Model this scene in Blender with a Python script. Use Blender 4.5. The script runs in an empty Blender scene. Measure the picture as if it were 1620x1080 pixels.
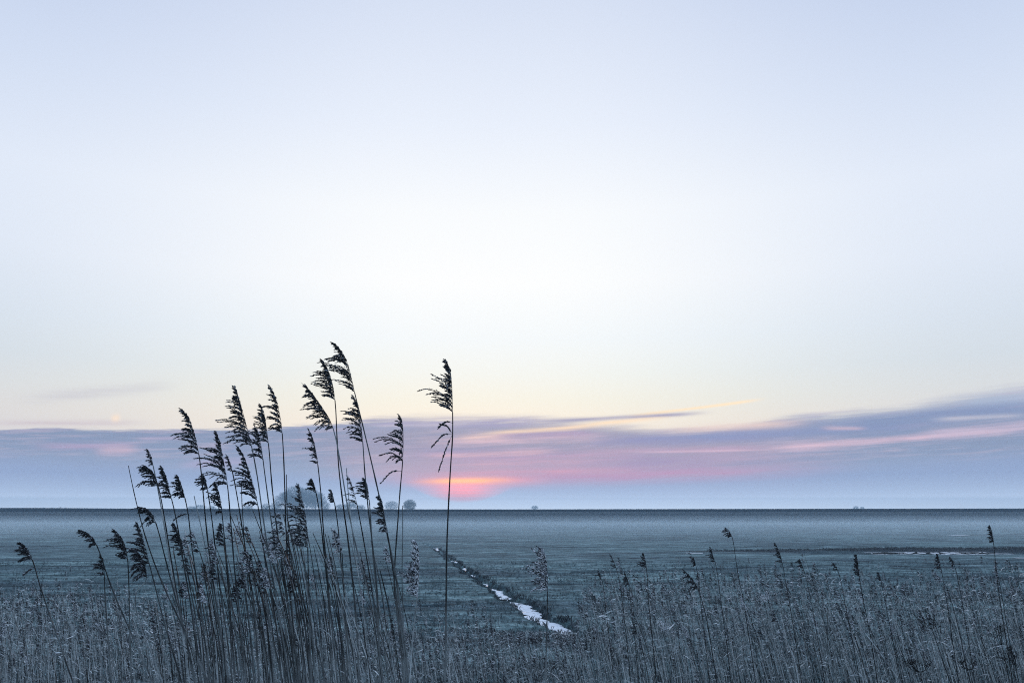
import bpy, math, random
import numpy as np
from mathutils import Vector, Matrix

R = math.radians
random.seed(11)
rng = np.random.default_rng(11)
scene = bpy.context.scene
COL = scene.collection

# ------------------------------------------------------------------ camera
EYE = Vector((0.0, 0.0, 4.0))
FPX = 1260.0                       # focal length in photo pixels (28 mm)
PITCH = math.atan(265.0 / FPX)
cam_d = bpy.data.cameras.new('camera')
cam_d.sensor_width = 36.0
cam_d.lens = 28.0
cam_d.clip_start = 0.05
cam_d.clip_end = 20000.0
cam = bpy.data.objects.new('camera', cam_d)
COL.objects.link(cam)
cam.location = EYE
cam.rotation_euler = (math.pi / 2 + PITCH, 0, 0)
scene.camera = cam
scene.view_settings.view_transform = 'Standard'
scene.view_settings.look = 'None'
scene.view_settings.exposure = 0.0
scene.view_settings.gamma = 1.0
scene.cycles.use_denoising = False         # keeps the fine grain and the thin stems
scene.cycles.filter_width = 1.1
scene.cycles.volume_bounces = 3
scene.cycles.max_bounces = 6
scene.cycles.diffuse_bounces = 3

_cp, _sp = math.cos(PITCH), math.sin(PITCH)
def ray(px, py):
    u, v = (px - 810.0) / FPX, (540.0 - py) / FPX
    return Vector((u, _cp - v * _sp, _sp + v * _cp)).normalized()
def at(px, py, depth):             # point seen at that pixel, `depth` metres ahead of the camera
    d = ray(px, py)
    return EYE + d * (depth / d.y)
def ground_hit(px, py, z=0.0):
    d = ray(px, py)
    return EYE + d * ((z - EYE.z) / d.z)
def pae(px, py):                   # azimuth, elevation in degrees
    d = ray(px, py)
    return math.degrees(math.atan2(d.x, d.y)), math.degrees(math.asin(d.z))
def lin(c):
    return tuple(((v / 255.0) / 12.92 if v <= 10 else ((v / 255.0 + 0.055) / 1.055) ** 2.4) for v in c)

# ------------------------------------------------------------------ world
SIGMA = 0.0007                     # haze density (per metre)
HTOP = 36.0 - 4.0
AIR = (0.15, 0.24, 0.38)           # radiance the haze scatters towards the camera
def trans(e):
    L = min(2500.0, HTOP / max(math.tan(R(max(e, 0.05))), 1e-4))
    return max(math.exp(-SIGMA * L), 0.12)
def behind_haze(srgb, e):          # sky radiance that shows as srgb once seen through the haze
    t = trans(e); c = lin(srgb)
    return tuple(max((c[i] - AIR[i] * (1 - t)) / t, 0.01) for i in range(3))

W = bpy.data.worlds.new('World'); scene.world = W; W.use_nodes = True
nt = W.node_tree; nt.nodes.clear()
NN, LK = nt.nodes, nt.links
def val(x, sock):
    if isinstance(x, (int, float)): sock.default_value = x
    else: LK.new(x, sock)
def mth(op, a, b=None, c=None, clamp=False):
    n = NN.new('ShaderNodeMath'); n.operation = op; n.use_clamp = clamp
    val(a, n.inputs[0])
    if b is not None: val(b, n.inputs[1])
    if c is not None: val(c, n.inputs[2])
    return n.outputs[0]
def sstep(x, lo, hi):
    n = NN.new('ShaderNodeMapRange'); n.interpolation_type = 'SMOOTHSTEP'; n.clamp = True
    val(x, n.inputs[0]); val(lo, n.inputs[1]); val(hi, n.inputs[2])
    n.inputs[3].default_value = 0.0; n.inputs[4].default_value = 1.0
    return n.outputs[0]
def mixc(f, a, b):
    n = NN.new('ShaderNodeMix'); n.data_type = 'RGBA'; n.clamp_factor = True
    val(f, n.inputs[0])
    for x, s in ((a, n.inputs[6]), (b, n.inputs[7])):
        if isinstance(x, tuple): s.default_value = (*x, 1.0)
        else: LK.new(x, s)
    return n.outputs[2]
def ramp(x, stops, lo, hi):
    n = NN.new('ShaderNodeValToRGB'); cr = n.color_ramp
    stops = sorted(stops)
    while len(cr.elements) < len(stops): cr.elements.new(0.5)
    for el, (p, c) in zip(cr.elements, stops):
        el.position = (p - lo) / (hi - lo); el.color = (*c, 1.0)
    LK.new(mth('MULTIPLY_ADD', x, 1.0 / (hi - lo), -lo / (hi - lo), clamp=True), n.inputs[0])
    return n.outputs[0]

tc = NN.new('ShaderNodeTexCoord')
sep = NN.new('ShaderNodeSeparateXYZ'); LK.new(tc.outputs['Generated'], sep.inputs[0])
X, Y, Z = sep.outputs
DEG = 180 / math.pi
az = mth('MULTIPLY', mth('ARCTAN2', X, Y), DEG)
el = mth('MULTIPLY', mth('ARCSINE', Z), DEG)
def noise2(sx, sy, off, detail=4.0, rough=0.55, tilt=0.0):
    v = NN.new('ShaderNodeCombineXYZ')
    val(mth('MULTIPLY', az, sx), v.inputs[0])
    val(mth('MULTIPLY', mth('MULTIPLY_ADD', az, -tilt, el), sy), v.inputs[1])
    v.inputs[2].default_value = off
    n = NN.new('ShaderNodeTexNoise'); n.inputs['Scale'].default_value = 1.0
    n.inputs['Detail'].default_value = detail; n.inputs['Roughness'].default_value = rough
    LK.new(v.outputs[0], n.inputs['Vector'])
    return n.outputs['Fac']
nA = noise2(0.09, 1.1, 3.1, tilt=0.045)      # long streaks
nB = noise2(0.22, 2.6, 9.7, tilt=0.06)       # finer streaks
nD = noise2(0.30, 7.5, 1.7, detail=6.0, rough=0.62, tilt=0.05)      # fine wisps
nDc = mth('SUBTRACT', nD, 0.5)
nAc = mth('SUBTRACT', nA, 0.5); nBc = mth('SUBTRACT', nB, 0.5)
ew = mth('ADD', el, mth('MULTIPLY_ADD', nAc, 0.9, mth('MULTIPLY', nBc, 0.45)))

CEN = [(0, (232, 222, 214)), (4.5, (238, 228, 216)), (6.2, (243, 236, 222)), (7.6, (241, 240, 228)), (9.5, (240, 244, 240)),
       (12, (242, 248, 251)), (16, (252, 254, 255)), (21, (249, 252, 255)), (27, (234, 241, 253)), (35, (216, 226, 245))]
SID = [(0, (206, 206, 214)), (4.5, (212, 210, 214)), (6.2, (218, 217, 218)), (7.6, (216, 220, 224)), (9.5, (212, 221, 230)),
       (12, (216, 226, 238)), (16, (224, 233, 247)), (21, (226, 235, 250)), (27, (212, 224, 245)), (35, (192, 207, 236))]
up = [(55, (0.50, 0.66, 0.95)), (90, (0.46, 0.62, 0.92))]
def gain(c, k): return tuple(v * k for v in c)
cen = ramp(el, [(e, gain(behind_haze(c, e), 1.045)) for e, c in CEN] + up, 0, 90)
sid = ramp(el, [(e, gain(behind_haze(c, e), 1.03)) for e, c in SID] + up, 0, 90)
aside = mth('ABSOLUTE', mth('ADD', az, 2.0))
clear = mixc(sstep(aside, 4.0, 37.0), cen, sid)
# high thin nishita light of the low sun, under the veil
sky = NN.new('ShaderNodeTexSky'); sky.sky_type = 'NISHITA'; sky.sun_disc = False
sky.sun_elevation = R(1.6); sky.sun_rotation = R(-3.2); sky.dust_density = 1.5
sk = NN.new('ShaderNodeVectorMath'); sk.operation = 'SCALE'; sk.inputs[3].default_value = 0.1
LK.new(sky.outputs[0], sk.inputs[0])
clear = mixc(0.06, clear, sk.outputs[0])

# low cloud bank: blue sides, mauve towards the sun
BNK = [(0, (186, 201, 226)), (0.7, (172, 190, 218)), (1.8, (148, 167, 198)), (3.2, (135, 153, 185)), (4.8, (131, 147, 177)), (6.5, (150, 164, 196)), (8.5, (172, 184, 208))]
BNC = [(0, (190, 206, 230)), (0.6, (184, 196, 224)), (1.3, (178, 178, 212)), (2.2, (180, 163, 188)), (3.6, (164, 156, 180)), (4.8, (157, 155, 179)), (6.5, (164, 165, 188)), (8.5, (184, 184, 208))]
def dense(st, hi):
    es = [0, .15, .3, .45, .6, .8, 1.0, 1.25, 1.5, 1.8, 2.2, 2.6, 3.0, 3.6, 4.2, 5, 6, 7, 8.5, 10]
    return [(e, behind_haze(tuple(np.interp(e, [q[0] for q in st], [q[1][k] for q in st]) for k in range(3)), e)) for e in es if e <= hi]
bside = ramp(el, dense(BNK, 10), 0, 12)
bcen = ramp(el, dense(BNC, 10), 0, 12)
azc = mth('ADD', az, mth('MULTIPLY', nAc, 14.0))
wC = mth('MULTIPLY', sstep(azc, -17.0, -6.0), mth('SUBTRACT', 1.0, sstep(azc, 12.0, 26.0)))
bank = mixc(wC, bside, bcen)
# lighter and darker streaks in the bank
bank = mixc(mth('MULTIPLY', sstep(nB, 0.5, 0.72), mth('MULTIPLY', sstep(el, 2.0, 4.0), 0.35)), bank, behind_haze((206, 186, 204), 4))
bank = mixc(mth('MULTIPLY', sstep(nD, 0.5, 0.72), mth('MULTIPLY', sstep(el, 2.2, 4.0), 0.4)), bank, behind_haze((196, 182, 206), 4.5))
bank = mixc(mth('MULTIPLY', sstep(nD, 0.5, 0.26), mth('MULTIPLY', sstep(el, 2.0, 3.6), 0.4)), bank, behind_haze((136, 144, 182), 4.5))
bank = mixc(mth('MULTIPLY', sstep(nA, 0.52, 0.75), mth('MULTIPLY', sstep(el, 1.5, 3.0), 0.35)), bank, behind_haze((128, 142, 182), 4))
edge_px = [(-60, 684), (60, 677), (170, 681), (300, 680), (430, 676), (560, 668), (640, 662), (720, 664), (800, 664), (900, 668), (990, 676),
           (1080, 683), (1180, 672), (1260, 661), (1400, 652), (1500, 634), (1620, 618), (1700, 612)]
cv = NN.new('ShaderNodeFloatCurve'); cm = cv.mapping.curves[0]
pts = [pae(*p) for p in edge_px]
pts = [(-180, 6.0), (-60, 5.6)] + pts + [(60, 9.0), (120, 8.0), (180, 6.0)]
while len(cm.points) < len(pts): cm.points.new(0.5, 0.5)
for p, (a, e) in zip(cm.points, pts): p.location = ((a + 180) / 360, e / 12); p.handle_type = 'AUTO'
cv.mapping.update()
LK.new(mth('MULTIPLY_ADD', az, 1 / 360, 0.5), cv.inputs['Value'])
edge = mth('MULTIPLY', cv.outputs[0], 12.0)
soft = mth('ADD', mth('MULTIPLY_ADD', sstep(az, 8.0, 30.0), 0.5, 0.10), mth('MULTIPLY', mth('MULTIPLY', sstep(az, -13.0, -4.0), mth('SUBTRACT', 1.0, sstep(az, 8.0, 16.0))), 0.55))
diff = mth('SUBTRACT', mth('ADD', edge, mth('MULTIPLY_ADD', nDc, 0.75, mth('MULTIPLY_ADD', nAc, 0.5, mth('MULTIPLY', nBc, 0.6)))), el)
mask = sstep(diff, mth('MULTIPLY', soft, -1.0), soft)
col = mixc(mth('MULTIPLY', mask, 0.97), clear, bank)
# blue air below the bank
below = mth('SUBTRACT', 1.0, sstep(mth('ADD', el, mth('MULTIPLY', aside, -0.045)), 0.9, 2.3))
lowc = ramp(el, dense([(0, (184, 201, 226)), (0.35, (174, 192, 219)), (1.0, (160, 179, 209)), (2.2, (143, 162, 198)), (4.0, (140, 158, 196))], 5), 0, 12)
col = mixc(mth('MULTIPLY', below, 0.9), col, lowc)

def streak(x1, y1, x2, y2, w, c, s, wobble=1.0, fade=0.25):
    """a cloud streak from one direction of the sky to another: w = half thickness in photo pixels"""
    global col
    a1, e1 = pae(x1, y1); a2, e2 = pae(x2, y2)
    L = math.hypot(a2 - a1, e2 - e1); ux, uy = (a2 - a1) / L, (e2 - e1) / L
    wd = w / FPX * DEG
    ee = mth('MULTIPLY_ADD', mth('SUBTRACT', ew, el), wobble * 0.45, el)
    da = mth('SUBTRACT', az, a1); de = mth('SUBTRACT', ee, e1)
    t = mth('MULTIPLY_ADD', da, ux / L, mth('MULTIPLY', de, uy / L))
    n = mth('MULTIPLY_ADD', da, -uy / wd, mth('MULTIPLY', de, ux / wd))
    g = mth('EXPONENT', mth('MULTIPLY', mth('MULTIPLY', n, n), -1.0))
    win = mth('MULTIPLY', sstep(t, 0.0, fade), mth('SUBTRACT', 1.0, sstep(t, 1.0 - fade, 1.0)))
    f = mth('MULTIPLY', mth('MULTIPLY', g, win), mth('MULTIPLY', mth('MULTIPLY_ADD', nDc, 2.6 * min(wobble, 1.0), mth('MULTIPLY_ADD', nBc, 2.4 * wobble, 1.0)), s), clamp=True)
    col = mixc(f, col, behind_haze(c, (e1 + e2) / 2))
# mauve and rose of the middle bank
streak(560, 735, 1400, 720, 22, (170, 156, 186), 0.5, 1.0, 0.35)
streak(600, 715, 1180, 735, 12, (160, 148, 186), 0.5)
streak(560, 672, 900, 664, 7, (165, 160, 196), 0.6)
streak(640, 700, 1000, 690, 6, (218, 188, 202), 0.55)
streak(650, 722, 900, 712, 5, (222, 184, 196), 0.6)
streak(700, 694, 830, 688, 5, (240, 206, 200), 0.7, 0.6, 0.4)
streak(740, 687, 970, 671, 3.4, (252, 222, 194), .9, 0.5, 0.35)
streak(880, 677, 1085, 655, 3.6, (255, 228, 198), .95, 0.5, 0.35)
streak(980, 660, 1220, 629, 2.2, (255, 232, 200), 0.95, 0.25, 0.2)
streak(820, 668, 1140, 651, 3.2, (170, 166, 190), 0.85, 0.3, 0.25)
streak(760, 690, 960, 684, 5, (182, 160, 190), 0.6, 0.6)
streak(1020, 686, 1300, 667, 7, (244, 216, 204), 0.75, 0.6, 0.35)
streak(900, 700, 1280, 684, 7, (150, 150, 190), 0.75, 0.6, 0.3)
streak(960, 692, 1560, 668, 9, (140, 152, 190), 0.7, 0.8, 0.3)
streak(900, 714, 1260, 708, 4, (190, 164, 190), 0.6, 0.7, 0.3)
streak(980, 715, 1240, 711, 1.6, (212, 184, 204), 0.7, 0.3, 0.3)
streak(1180, 712, 1640, 676, 4.5, (214, 188, 206), 0.85, 0.6, 0.2)
streak(1440, 690, 1700, 668, 8, (198, 184, 206), 0.7, 0.9, 0.25)
streak(1300, 672, 1700, 640, 10, (128, 146, 184), 0.6, 0.9, 0.3)
streak(1460, 664, 1640, 656, 3, (190, 190, 206), 0.7, 0.5, 0.3)
streak(1290, 676, 1380, 677, 2.6, (208, 184, 198), 0.6, 0.4, 0.35)
streak(1500, 640, 1700, 622, 6, (176, 190, 212), 0.5, 0.9, 0.3)
# rose band over the sun and away to the right
streak(520, 762, 1380, 738, 10, (186, 150, 184), 0.65, 0.7, 0.42)
streak(620, 750, 1050, 742, 5, (208, 160, 184), 0.55, 0.8, 0.4)
streak(610, 764, 890, 759, 6.5, (242, 166, 176), 0.75, 0.4, 0.42)
streak(640, 762, 830, 759, 4.8, (255, 192, 150), 0.95, 0.25, 0.45)
streak(680, 761.5, 785, 760.5, 2.8, (255, 212, 140), .9, 0.15, 0.45)
streak(630, 740, 1040, 722, 10, (214, 174, 190), 0.45, 1.0, 0.35)
streak(560, 676, 760, 669, 3, (196, 190, 206), 0.6, 0.8, 0.3)
# left bank touches
streak(30, 706, 240, 704, 5, (172, 160, 192), 0.6, 0.9, 0.3)
streak(140, 714, 230, 710, 7, (196, 176, 196), 0.8, 0.5, 0.4)
streak(205, 694, 300, 692, 2.5, (184, 172, 200), 0.6, 0.4, 0.3)
streak(270, 736, 420, 728, 6, (182, 170, 204), 0.5, 0.6, 0.35)
streak(0, 634, 300, 606, 8, (204, 203, 210), 0.5, 0.7, 0.3)
streak(-60, 668, 260, 668, 4, (205, 194, 202), 0.55, 0.6, 0.3)
streak(172, 663, 194, 659, 5, (250, 226, 204), 0.8, 0.1, 0.45)
# the hidden sun's patch, cut off below by the mist over the land
a0, e0 = pae(732, 778)
pa = mth('DIVIDE', mth('SUBTRACT', az, a0), 2.1); pe = mth('DIVIDE', mth('SUBTRACT', el, e0), 0.72)
rr = mth('ADD', mth('MULTIPLY', pa, pa), mth('MULTIPLY', pe, pe))
stripes = mth('MULTIPLY_ADD', mth('SINE', mth('MULTIPLY', el, 30.0)), 0.12, 0.88)
lowcut = sstep(mth('SUBTRACT', el, mth('MULTIPLY', mth('MULTIPLY', pa, pa), 0.35)), 0.38, 0.62)
gs = mth('MULTIPLY', mth('MULTIPLY', mth('EXPONENT', mth('MULTIPLY', rr, -1.0)), lowcut), mth('MULTIPLY', stripes, 1.05), clamp=True)
col = mixc(mth('MULTIPLY', gs, 0.9), col, behind_haze((250, 160, 176), 1.2))
# unseen sky behind the camera, kept bright and bluish to light reeds and ground
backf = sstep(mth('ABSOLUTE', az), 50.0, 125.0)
backfill = NN.new('ShaderNodeVectorMath'); backfill.operation = 'MULTIPLY'
LK.new(col, backfill.inputs[0]); backfill.inputs[1].default_value = (0.92, 1.0, 1.06)
col = mixc(backf, col, backfill.outputs[0])
# below the horizon
col = mixc(sstep(el, -2.0, 0.0), (0.06, 0.08, 0.11), col)
bg = NN.new('ShaderNodeBackground'); bg.inputs['Strength'].default_value = 1.0
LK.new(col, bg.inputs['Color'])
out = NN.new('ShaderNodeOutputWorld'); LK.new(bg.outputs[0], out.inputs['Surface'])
W.cycles.sampling_method = 'MANUAL'; W.cycles.sample_map_resolution = 1024

# ------------------------------------------------------------------ sun (veiled, at the horizon)
sl = bpy.data.lights.new('sun', 'SUN'); sl.energy = 0.5; sl.angle = R(10); sl.color = (1.0, 0.74, 0.62)
so = bpy.data.objects.new('sun', sl); COL.objects.link(so)
sd = Vector((math.sin(R(-3.2)) * math.cos(R(2.5)), math.cos(R(-3.2)) * math.cos(R(2.5)), math.sin(R(2.5))))
so.rotation_euler = sd.to_track_quat('Z', 'Y').to_euler()

# ------------------------------------------------------------------ helpers
def tag(o, label=None, cat=None, group=None, kind=None):
    if label: o['label'] = label
    if cat: o['category'] = cat
    if group: o['group'] = group
    if kind: o['kind'] = kind
    return o
def empty(name, loc):
    o = bpy.data.objects.new(name, None); o.empty_display_size = 0.1
    o.location = loc; COL.objects.link(o); return o
class MB:
    def __init__(self): self.v = []; self.f = []
    def mesh(self, name, mat, smooth=False):
        me = bpy.data.meshes.new(name)
        me.from_pydata([tuple(p) for p in self.v], [], self.f)
        me.materials.append(mat)
        if smooth: me.polygons.foreach_set('use_smooth', [True] * len(self.f))
        me.update(); return me
    def build(self, name, mat, parent=None, origin=None, smooth=False):
        if origin is not None:
            ox, oy, oz = origin
            self.v = [(p[0] - ox, p[1] - oy, p[2] - oz) for p in self.v]
        o = bpy.data.objects.new(name, self.mesh(name, mat, smooth)); COL.objects.link(o)
        if parent is not None: o.parent = parent
        elif origin is not None: o.location = origin
        return o
    def tube(self, pts, rad, sides=5, cap=True):
        n0 = len(self.v); m = len(pts)
        for i, p in enumerate(pts):
            a = pts[max(i - 1, 0)]; b = pts[min(i + 1, m - 1)]
            t = (b - a)
            if t.length < 1e-9: t = Vector((0, 0, 1))
            t.normalize()
            u = t.cross(Vector((0, 1, 0.13)))
            if u.length < 1e-4: u = t.cross(Vector((1, 0, 0)))
            u.normalize(); w = t.cross(u)
            r = rad[i] if isinstance(rad, (list, tuple)) else rad
            for k in range(sides):
                an = 2 * math.pi * k / sides
                self.v.append(p + u * (r * math.cos(an)) + w * (r * math.sin(an)))
        for i in range(m - 1):
            for k in range(sides):
                a = n0 + i * sides + k; b = n0 + i * sides + (k + 1) % sides
                self.f.append((a, b, b + sides, a + sides))
        if cap:
            self.f.append(tuple(n0 + (m - 1) * sides + k for k in range(sides)))
            self.f.append(tuple(n0 + k for k in reversed(range(sides))))
    def spindle(self, p, d, L, r):
        """a small pointed seed scale"""
        u = d.cross(Vector((random.uniform(-1, 1), random.uniform(-1, 1), random.uniform(-1, 1))))
        if u.length < 1e-5: u = Vector((0, 0, 1)).cross(d)
        u.normalize(); w = d.cross(u); n0 = len(self.v)
        m = p + d * (L * 0.4)
        self.v += [p, m + u * r, m - u * (r * .5) + w * (r * .87), m - u * (r * .5) - w * (r * .87), p + d * L]
        self.f += [(n0, n0 + 2, n0 + 1), (n0, n0 + 3, n0 + 2), (n0, n0 + 1, n0 + 3),
                   (n0 + 4, n0 + 1, n0 + 2), (n0 + 4, n0 + 2, n0 + 3), (n0 + 4, n0 + 3, n0 + 1)]
    def blade(self, pts, w, side):
        """a folded leaf blade with a keel, tapered to both ends"""
        n0 = len(self.v); m = len(pts)
        for i, p in enumerate(pts):
            t = i / (m - 1); ww = w * (min(1, t * 5 + .35)) * (1 - t) ** 0.6 + 0.0004
            a = pts[max(i - 1, 0)]; b = pts[min(i + 1, m - 1)]
            tt = (b - a).normalized(); k = tt.cross(side)
            k = k.normalized() if k.length > 1e-6 else Vector((0, 0, 1))
            self.v += [p - side * ww, p + k * (ww * .45), p + side * ww]
        for i in range(m - 1):
            a = n0 + 3 * i
            self.f += [(a, a + 1, a + 4, a + 3), (a + 1, a + 2, a + 5, a + 4)]
def spline(P, n):
    """Catmull-Rom through points P, n samples by arc length"""
    Q = [P[0] * 2 - P[1]] + list(P) + [P[-1] * 2 - P[-2]]
    out = []
    for i in range(1, len(Q) - 2):
        for k in range(8):
            t = k / 8; a, b, c, d = Q[i - 1], Q[i], Q[i + 1], Q[i + 2]
            out.append(0.5 * ((2 * b) + (c - a) * t + (2 * a - 5 * b + 4 * c - d) * t * t + (3 * b - a - 3 * c + d) * t ** 3))
    out.append(P[-1].copy())
    s = [0.0]
    for a, b in zip(out, out[1:]): s.append(s[-1] + (b - a).length)
    res = []; j = 0
    for i in range(n):
        x = s[-1] * i / (n - 1)
        while j < len(s) - 2 and s[j + 1] < x: j += 1
        f = (x - s[j]) / max(s[j + 1] - s[j], 1e-9)
        res.append(out[j].lerp(out[j + 1], min(max(f, 0), 1)))
    return res

# ------------------------------------------------------------------ materials
def new_mat(name):
    m = bpy.data.materials.new(name); m.use_nodes = True
    t = m.node_tree; b = t.nodes['Principled BSDF']; b.inputs['Roughness'].default_value = 0.85
    b.inputs['Specular IOR Level'].default_value = 0.25
    return m, t, b
def ramp_n(t, fac, stops):
    n = t.nodes.new('ShaderNodeValToRGB')
    while len(n.color_ramp.elements) < len(stops): n.color_ramp.elements.new(0.5)
    for e, (p, c) in zip(n.color_ramp.elements, stops): e.position = p; e.color = (*c, 1)
    t.links.new(fac, n.inputs[0]); return n.outputs[0]
def noise_n(t, scale, vec=None, detail=5, rough=0.6, stretch=None):
    n = t.nodes.new('ShaderNodeTexNoise'); n.inputs['Scale'].default_value = scale
    n.inputs['Detail'].default_value = detail; n.inputs['Roughness'].default_value = rough
    if vec is None:
        tcn = t.nodes.new('ShaderNodeTexCoord'); vec = tcn.outputs['Object']
    if stretch:
        mp = t.nodes.new('ShaderNodeMapping'); mp.inputs['Scale'].default_value = stretch
        t.links.new(vec, mp.inputs[0]); vec = mp.outputs[0]
    t.links.new(vec, n.inputs['Vector']); return n.outputs['Fac']
def mix_n(t, f, a, b, blend='MIX'):
    n = t.nodes.new('ShaderNodeMix'); n.data_type = 'RGBA'; n.blend_type = blend
    if isinstance(f, float): n.inputs[0].default_value = f
    else: t.links.new(f, n.inputs[0])
    for x, s in ((a, n.inputs[6]), (b, n.inputs[7])):
        if isinstance(x, tuple): s.default_value = (*x, 1)
        else: t.links.new(x, s)
    return n.outputs[2]

def island_mat(name, stops, rough=0.8, nscale=30.0, mott=0.85, foot=None):
    m, t, b = new_mat(name)
    g = t.nodes.new('ShaderNodeNewGeometry')
    oi = t.nodes.new('ShaderNodeObjectInfo'); ad_ = t.nodes.new('ShaderNodeMath'); ad_.operation = 'ADD'
    fr = t.nodes.new('ShaderNodeMath'); fr.operation = 'FRACT'
    t.links.new(g.outputs['Random Per Island'], ad_.inputs[0]); t.links.new(oi.outputs['Random'], ad_.inputs[1]); t.links.new(ad_.outputs[0], fr.inputs[0])
    c = ramp_n(t, fr.outputs[0], stops)
    c = mix_n(t, mott, c, ramp_n(t, noise_n(t, nscale, detail=3), [(0.36, (0.12, 0.13, 0.14)), (0.62, (1.0, 1.0, 1.0))]), 'MULTIPLY')
    if foot:                                               # the sheathed lower part of a stem is paler straw
        tcn = t.nodes.new('ShaderNodeTexCoord'); sx = t.nodes.new('ShaderNodeSeparateXYZ'); t.links.new(tcn.outputs['Object'], sx.inputs[0])
        mr = t.nodes.new('ShaderNodeMapRange'); mr.interpolation_type = 'SMOOTHSTEP'; t.links.new(sx.outputs[2], mr.inputs[0])
        for k_, v_ in zip((1, 2, 3, 4), foot): mr.inputs[k_].default_value = v_
        mm = t.nodes.new('ShaderNodeMath'); mm.operation = 'MULTIPLY'; t.links.new(mr.outputs[0], mm.inputs[0])
        t.links.new(ramp_n(t, noise_n(t, 5.0, detail=2), [(0.42, (0.15,) * 3), (0.58, (1.0,) * 3)]), mm.inputs[1])
        c = mix_n(t, mm.outputs[0], c, (0.50, 0.56, 0.58))
    t.links.new(c, b.inputs['Base Color']); b.inputs['Roughness'].default_value = rough
    return m
STEM = island_mat('dry_reed_stem', [(0.0, (0.010, 0.012, 0.014)), (0.66, (0.03, 0.036, 0.04)), (0.74, (0.16, 0.19, 0.20)), (1.0, (0.60, 0.66, 0.68))], 0.5, 9, foot=(0.7, 1.7, 0.45, 0.0))
MASS_STEM = island_mat('reed_bed_stem', [(0.0, (0.006, 0.008, 0.009)), (0.38, (0.015, 0.02, 0.022)), (0.46, (0.30, 0.36, 0.37)), (0.82, (0.68, 0.75, 0.76)), (1.0, (0.9, 0.93, 0.94))], 0.6, 11, .75)  # near-black part of the ramp stands in for shade between the stems
SEED = island_mat('reed_seed_head', [(0.0, (0.010, 0.011, 0.014)), (0.6, (0.035, 0.038, 0.045)), (0.88, (0.12, 0.13, 0.15)), (1.0, (0.55, 0.6, 0.66))], 0.9, 20, .4)
FLUFF = island_mat('fluffy_seed_head', [(0.0, (0.02, 0.022, 0.027)), (0.3, (0.06, 0.066, 0.08)), (0.5, (0.42, 0.46, 0.52)), (1.0, (0.9, 0.93, 0.96))], 0.9, 20, .25)
LEAF = island_mat('dry_reed_leaf', [(0.0, (0.01, 0.013, 0.015)), (0.32, (0.05, 0.065, 0.07)), (0.42, (0.38, 0.44, 0.45)), (0.8, (0.72, 0.79, 0.80)), (1.0, (0.97, 0.98, 0.98))], 0.7, 12)
WEED = island_mat('dead_weed', [(0.0, (0.008, 0.009, 0.011)), (1.0, (0.03, 0.032, 0.036))], 0.9, 12)
PALE = island_mat('frosted_weed', [(0.0, (0.3, 0.34, 0.38)), (1.0, (0.92, 0.94, 0.96))], 0.9, 12, .2)
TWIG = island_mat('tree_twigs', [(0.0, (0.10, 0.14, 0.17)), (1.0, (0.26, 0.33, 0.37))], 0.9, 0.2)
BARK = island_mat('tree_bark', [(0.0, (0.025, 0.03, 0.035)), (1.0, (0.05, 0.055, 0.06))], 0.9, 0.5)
GRASS = island_mat('field_grass', [(0.0, (0.03, 0.05, 0.06)), (0.6, (0.10, 0.15, 0.17)), (0.92, (0.22, 0.28, 0.31)), (1.0, (0.5, 0.56, 0.6))], 0.9, 2)
SEDGE = island_mat('dark_bank_sedge', [(0.0, (0.010, 0.015, 0.02)), (0.5, (0.04, 0.058, 0.07)), (1.0, (0.22, 0.27, 0.3))], 0.9, 3)

# ------------------------------------------------------------------ terrain
def sm(a, b, x):
    t = np.clip((x - a) / (b - a), 0, 1); return t * t * (3 - 2 * t)
DITCH = [ground_hit(*p) for p in ((666, 857), (688, 867), (717, 888), (734, 900), (749, 911), (783, 931), (815, 950), (860, 978), (905, 1003), (960, 1040))]
DY = np.array([p.y for p in DITCH][::-1]); DX = np.array([p.x for p in DITCH][::-1])
def ditch_x(y):
    y = np.asarray(y, dtype=float)
    return np.interp(y, DY, DX) + 0.10 * np.sin(y * .9 + 1) + 0.08 * np.sin(y * 2.1) + 0.04 * np.sin(y * 4.7 + 2)
DY0, DY1 = float(DY[0]), float(DY[-1])
def gseg(x1, y1, x2, y2): a = ground_hit(x1, y1); b = ground_hit(x2, y2); return (a.x, a.y, b.x, b.y)
FUR = [(gseg(-200, 864, 95, 864), .10, .5), (gseg(-300, 893, 700, 896), .10, .45), (gseg(-300, 909, 760, 908), .12, .4), (gseg(-300, 923, 790, 921), .14, .4),
       (gseg(560, 958, 715, 957), .22, .3), (gseg(-300, 941, 420, 939), .10, .3), (gseg(820, 907, 1320, 893), .16, .5), (gseg(690, 856, 760, 857), .10, .5),
       (gseg(810, 866, 1100, 864), .08, .6), (gseg(980, 882, 1160, 880), .08, .5), (gseg(1280, 884, 1560, 893), .14, .5), (gseg(1380, 892, 1620, 902), .12, .45),
       (gseg(1450, 884, 1800, 896), .12, .5), (gseg(1300, 861, 1700, 858), .08, .8), (gseg(1370, 847, 1700, 844), .08, 1.2), (gseg(1160, 848, 1000, 851), .06, 1.2),
       (gseg(300, 878, 760, 880), .07, .5), (gseg(830, 925, 1100, 920), .10, .4), (gseg(1100, 905, 1700, 915), .10, .4), (gseg(0, 850, 700, 848), .06, 1.0),
       (gseg(100, 970, 640, 972), .15, .3)]
RB_Y = float(ground_hit(1400, 874).y)        # far channel on the right
def rdx(x): return RB_Y + 0.01 * (x - 30) + 0.5 * np.sin(x * .13)
xa = np.concatenate([-np.geomspace(16.3, 2400, 110)[::-1], np.arange(-16, -10, 0.25), np.arange(-10, 4, 0.11), np.arange(4, 12.01, 0.25), np.geomspace(12.4, 2400, 130)])
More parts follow.
